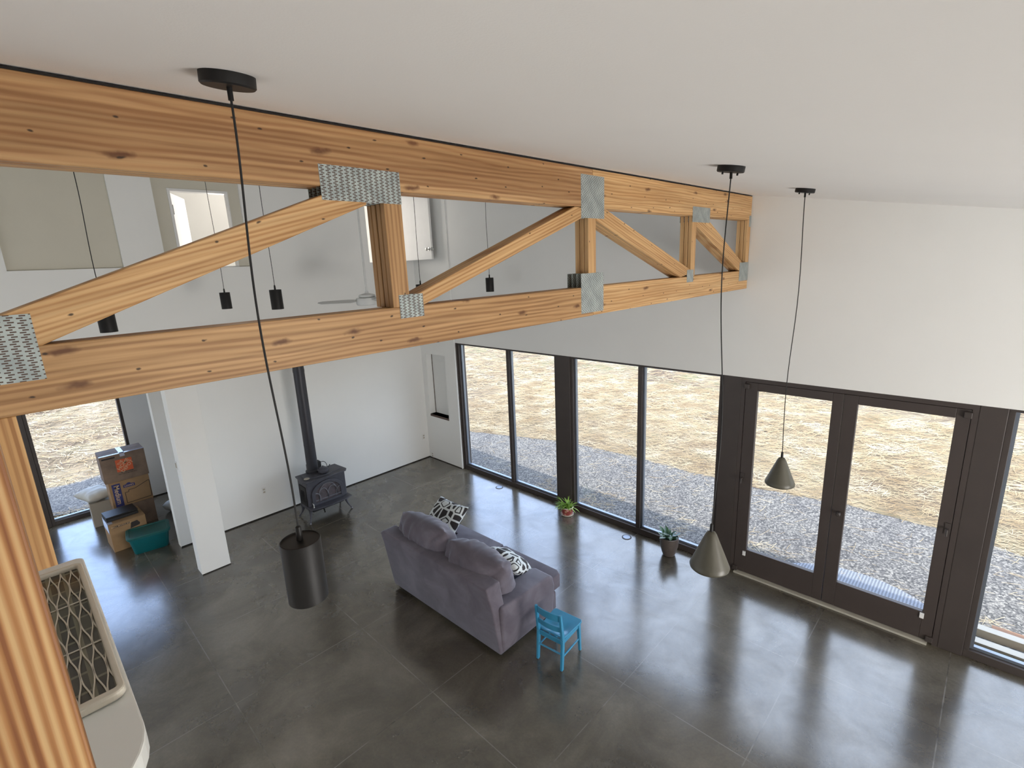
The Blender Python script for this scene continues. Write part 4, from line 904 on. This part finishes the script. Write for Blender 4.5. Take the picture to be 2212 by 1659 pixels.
# ------------------------------------------------------------------ outside
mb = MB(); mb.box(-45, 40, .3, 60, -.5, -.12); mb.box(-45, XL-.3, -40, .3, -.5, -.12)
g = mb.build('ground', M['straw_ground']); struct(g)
edge = [(-3.2, 1.2), (-.92, 1.84), (.02, 2.19), (1.69, 2.76), (2.52, 2.86), (3.25, 2.90), (3.93, 2.92), (4.56, 2.86), (5.06, 2.95), (5.74, 2.93), (6.71, 3.13), (7.08, 3.19), (8.23, 3.17), (9.2, 2.97), (12, 3.1), (20, 3.2)]
pts = []
rnd = random.Random(3)
for (a, b_) in zip(edge[:-1], edge[1:]):
    nseg_ = max(2, int((b_[0]-a[0])/.12))
    for k in range(nseg_): f_ = k/nseg_; pts.append((a[0]+(b_[0]-a[0])*f_, a[1]+(b_[1]-a[1])*f_+rnd.uniform(-.03, .03)))
pts.append((20, 3.2)); v = []; f = []
for p in pts: v += [(p[0], .27, -.10), (p[0], p[1], -.115)]
for k in range(len(pts)-1): f.append((2*k, 2*k+2, 2*k+3, 2*k+1))
mb = MB(); mb.add(v, f)
# gravel along the recess window side: between 1.1 m and 2.6 m from the wall
v = []; f = []
for k in range(60):
    y = -12+13.0*k/59; wv = .12*math.sin(y*2.1)+.06*math.sin(y*5.3); v += [(-3.35+wv*.6, y, -.10), (-5.2+wv, y, -.10)]
for k in range(59): f.append((2*k, 2*k+1, 2*k+3, 2*k+2))
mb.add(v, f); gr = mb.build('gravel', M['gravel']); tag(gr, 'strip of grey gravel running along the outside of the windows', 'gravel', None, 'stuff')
# loose straw: thin curved stems scattered over the ground
rs = np.random.RandomState(7)
def straw(n, xr, yr, zl, lmin, lmax, wd, filt=None, zj=.03):
    x = rs.uniform(*xr, n); y = rs.uniform(*yr, n)
    if filt is not None: k = filt(x, y); x = x[k]; y = y[k]; n = len(x)
    a = rs.vonmises(.35, 1.2, n)*.5+rs.uniform(-.9, .9, n); L = rs.uniform(lmin, lmax, n); ww = rs.uniform(.6, 1.3, n)*wd; z = zl+rs.uniform(0, zj, n); lift = rs.uniform(-.01, .03, n); bend = rs.uniform(-.25, .25, n)
    d = np.stack([np.cos(a), np.sin(a)], 1); s = np.stack([-np.sin(a), np.cos(a)], 1); c = np.stack([x, y], 1)
    P = np.zeros((n, 6, 3)); 
    for i, t in enumerate((-.5, 0, .5)):
        q = c+d*(t*L)[:, None]+s*((.25-t*t)*bend*L)[:, None]
        P[:, 2*i, :2] = q-s*(ww/2)[:, None]; P[:, 2*i+1, :2] = q+s*(ww/2)[:, None]; P[:, 2*i, 2] = z+lift*(t+.5); P[:, 2*i+1, 2] = z+lift*(t+.5)+ww*.4
    F = np.array([[0, 2, 3, 1], [2, 4, 5, 3]]); F = (F[None]+np.arange(n)[:, None, None]*6).reshape(-1, 4)
    return P.reshape(-1, 3), F
ex = np.array([e[0] for e in edge]); ey = np.array([e[1] for e in edge])
parts = [straw(44000, (-3, 14), (1.8, 9), -.12, .08, .28, .0048, lambda x, y: y > np.interp(x, ex, ey)-.06, .05),
         straw(18000, (-20, 10), (5, 15), -.12, .15, .42, .010, lambda x, y: y > np.interp(x, ex, ey), .05),
         straw(5000, (-10, 0), (1.5, 9), -.12, .12, .35, .009, lambda x, y: y > np.interp(x, ex, ey), .05),
         straw(900, (0, 13), (.3, 2.9), -.10, .06, .26, .004, lambda x, y: y < np.interp(x, ex, ey), .015),
         straw(1100, (1.5, 9), (.3, 1.1), -.10, .08, .28, .0045, lambda x, y: np.sin(x*2.3)+np.sin(x*5.1) > .4, .02),
         straw(9000, (-16, -5.1), (-9, 1), -.12, .12, .38, .012, None, .05),
         straw(1800, (-3.5, -2.8), (-7, -3), -.12, .08, .26, .006, None, .03)]
V = []; Fa = []; off = 0
for p, f_ in parts: V.append(p); Fa.append(f_+off); off += len(p)
V = np.concatenate(V); Fa = np.concatenate(Fa); me = bpy.data.meshes.new('straw')
me.vertices.add(len(V)); me.vertices.foreach_set('co', V.astype('f').ravel()); me.loops.add(Fa.size); me.loops.foreach_set('vertex_index', Fa.astype('i').ravel())
me.polygons.add(len(Fa)); me.polygons.foreach_set('loop_start', np.arange(0, Fa.size, 4, dtype='i')); me.polygons.foreach_set('loop_total', np.full(len(Fa), 4, dtype='i')); me.update(calc_edges=True)
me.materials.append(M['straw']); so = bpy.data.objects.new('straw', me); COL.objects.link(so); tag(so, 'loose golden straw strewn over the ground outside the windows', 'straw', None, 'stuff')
# half-round mat outside the doors, boards by the right window
mb = MB(); mb.prism([(.95*math.cos(PI*k/30), .82*math.sin(PI*k/30)) for k in range(31)], 0, .02, axis=2)
o = mb.build('doormat', M['mat'], None, bevel=.004); o.location = (7.68, .30, -.10); tag(o, 'half-round grey woven mat on the gravel outside the doors', 'doormat')
for (y, z, hh, x0, mt, lb) in ((.62, .0, .09, 8.70, 'plank_white', 'white board edge lying farther from the right window'), (.36, .0, .09, 8.66, 'plank_white', 'white board edge lying nearest to the right window sill'),
                            (.49, -.05, .045, 8.82, 'plank_brown', 'brown board lying between the two white boards outside'), (.85, -.02, .045, 8.90, 'plank_brown', 'brown board with a stepped end behind the white boards')):
    mb = MB(); mb.box(0, 2.2, -.05, .05, -.0, hh); o = mb.build('lumber_board', M[mt], None, bevel=.003); o.location = (x0, y, z-.05 if z >= 0 else -.10); tag(o, lb, 'board', 'boards outside the right window')
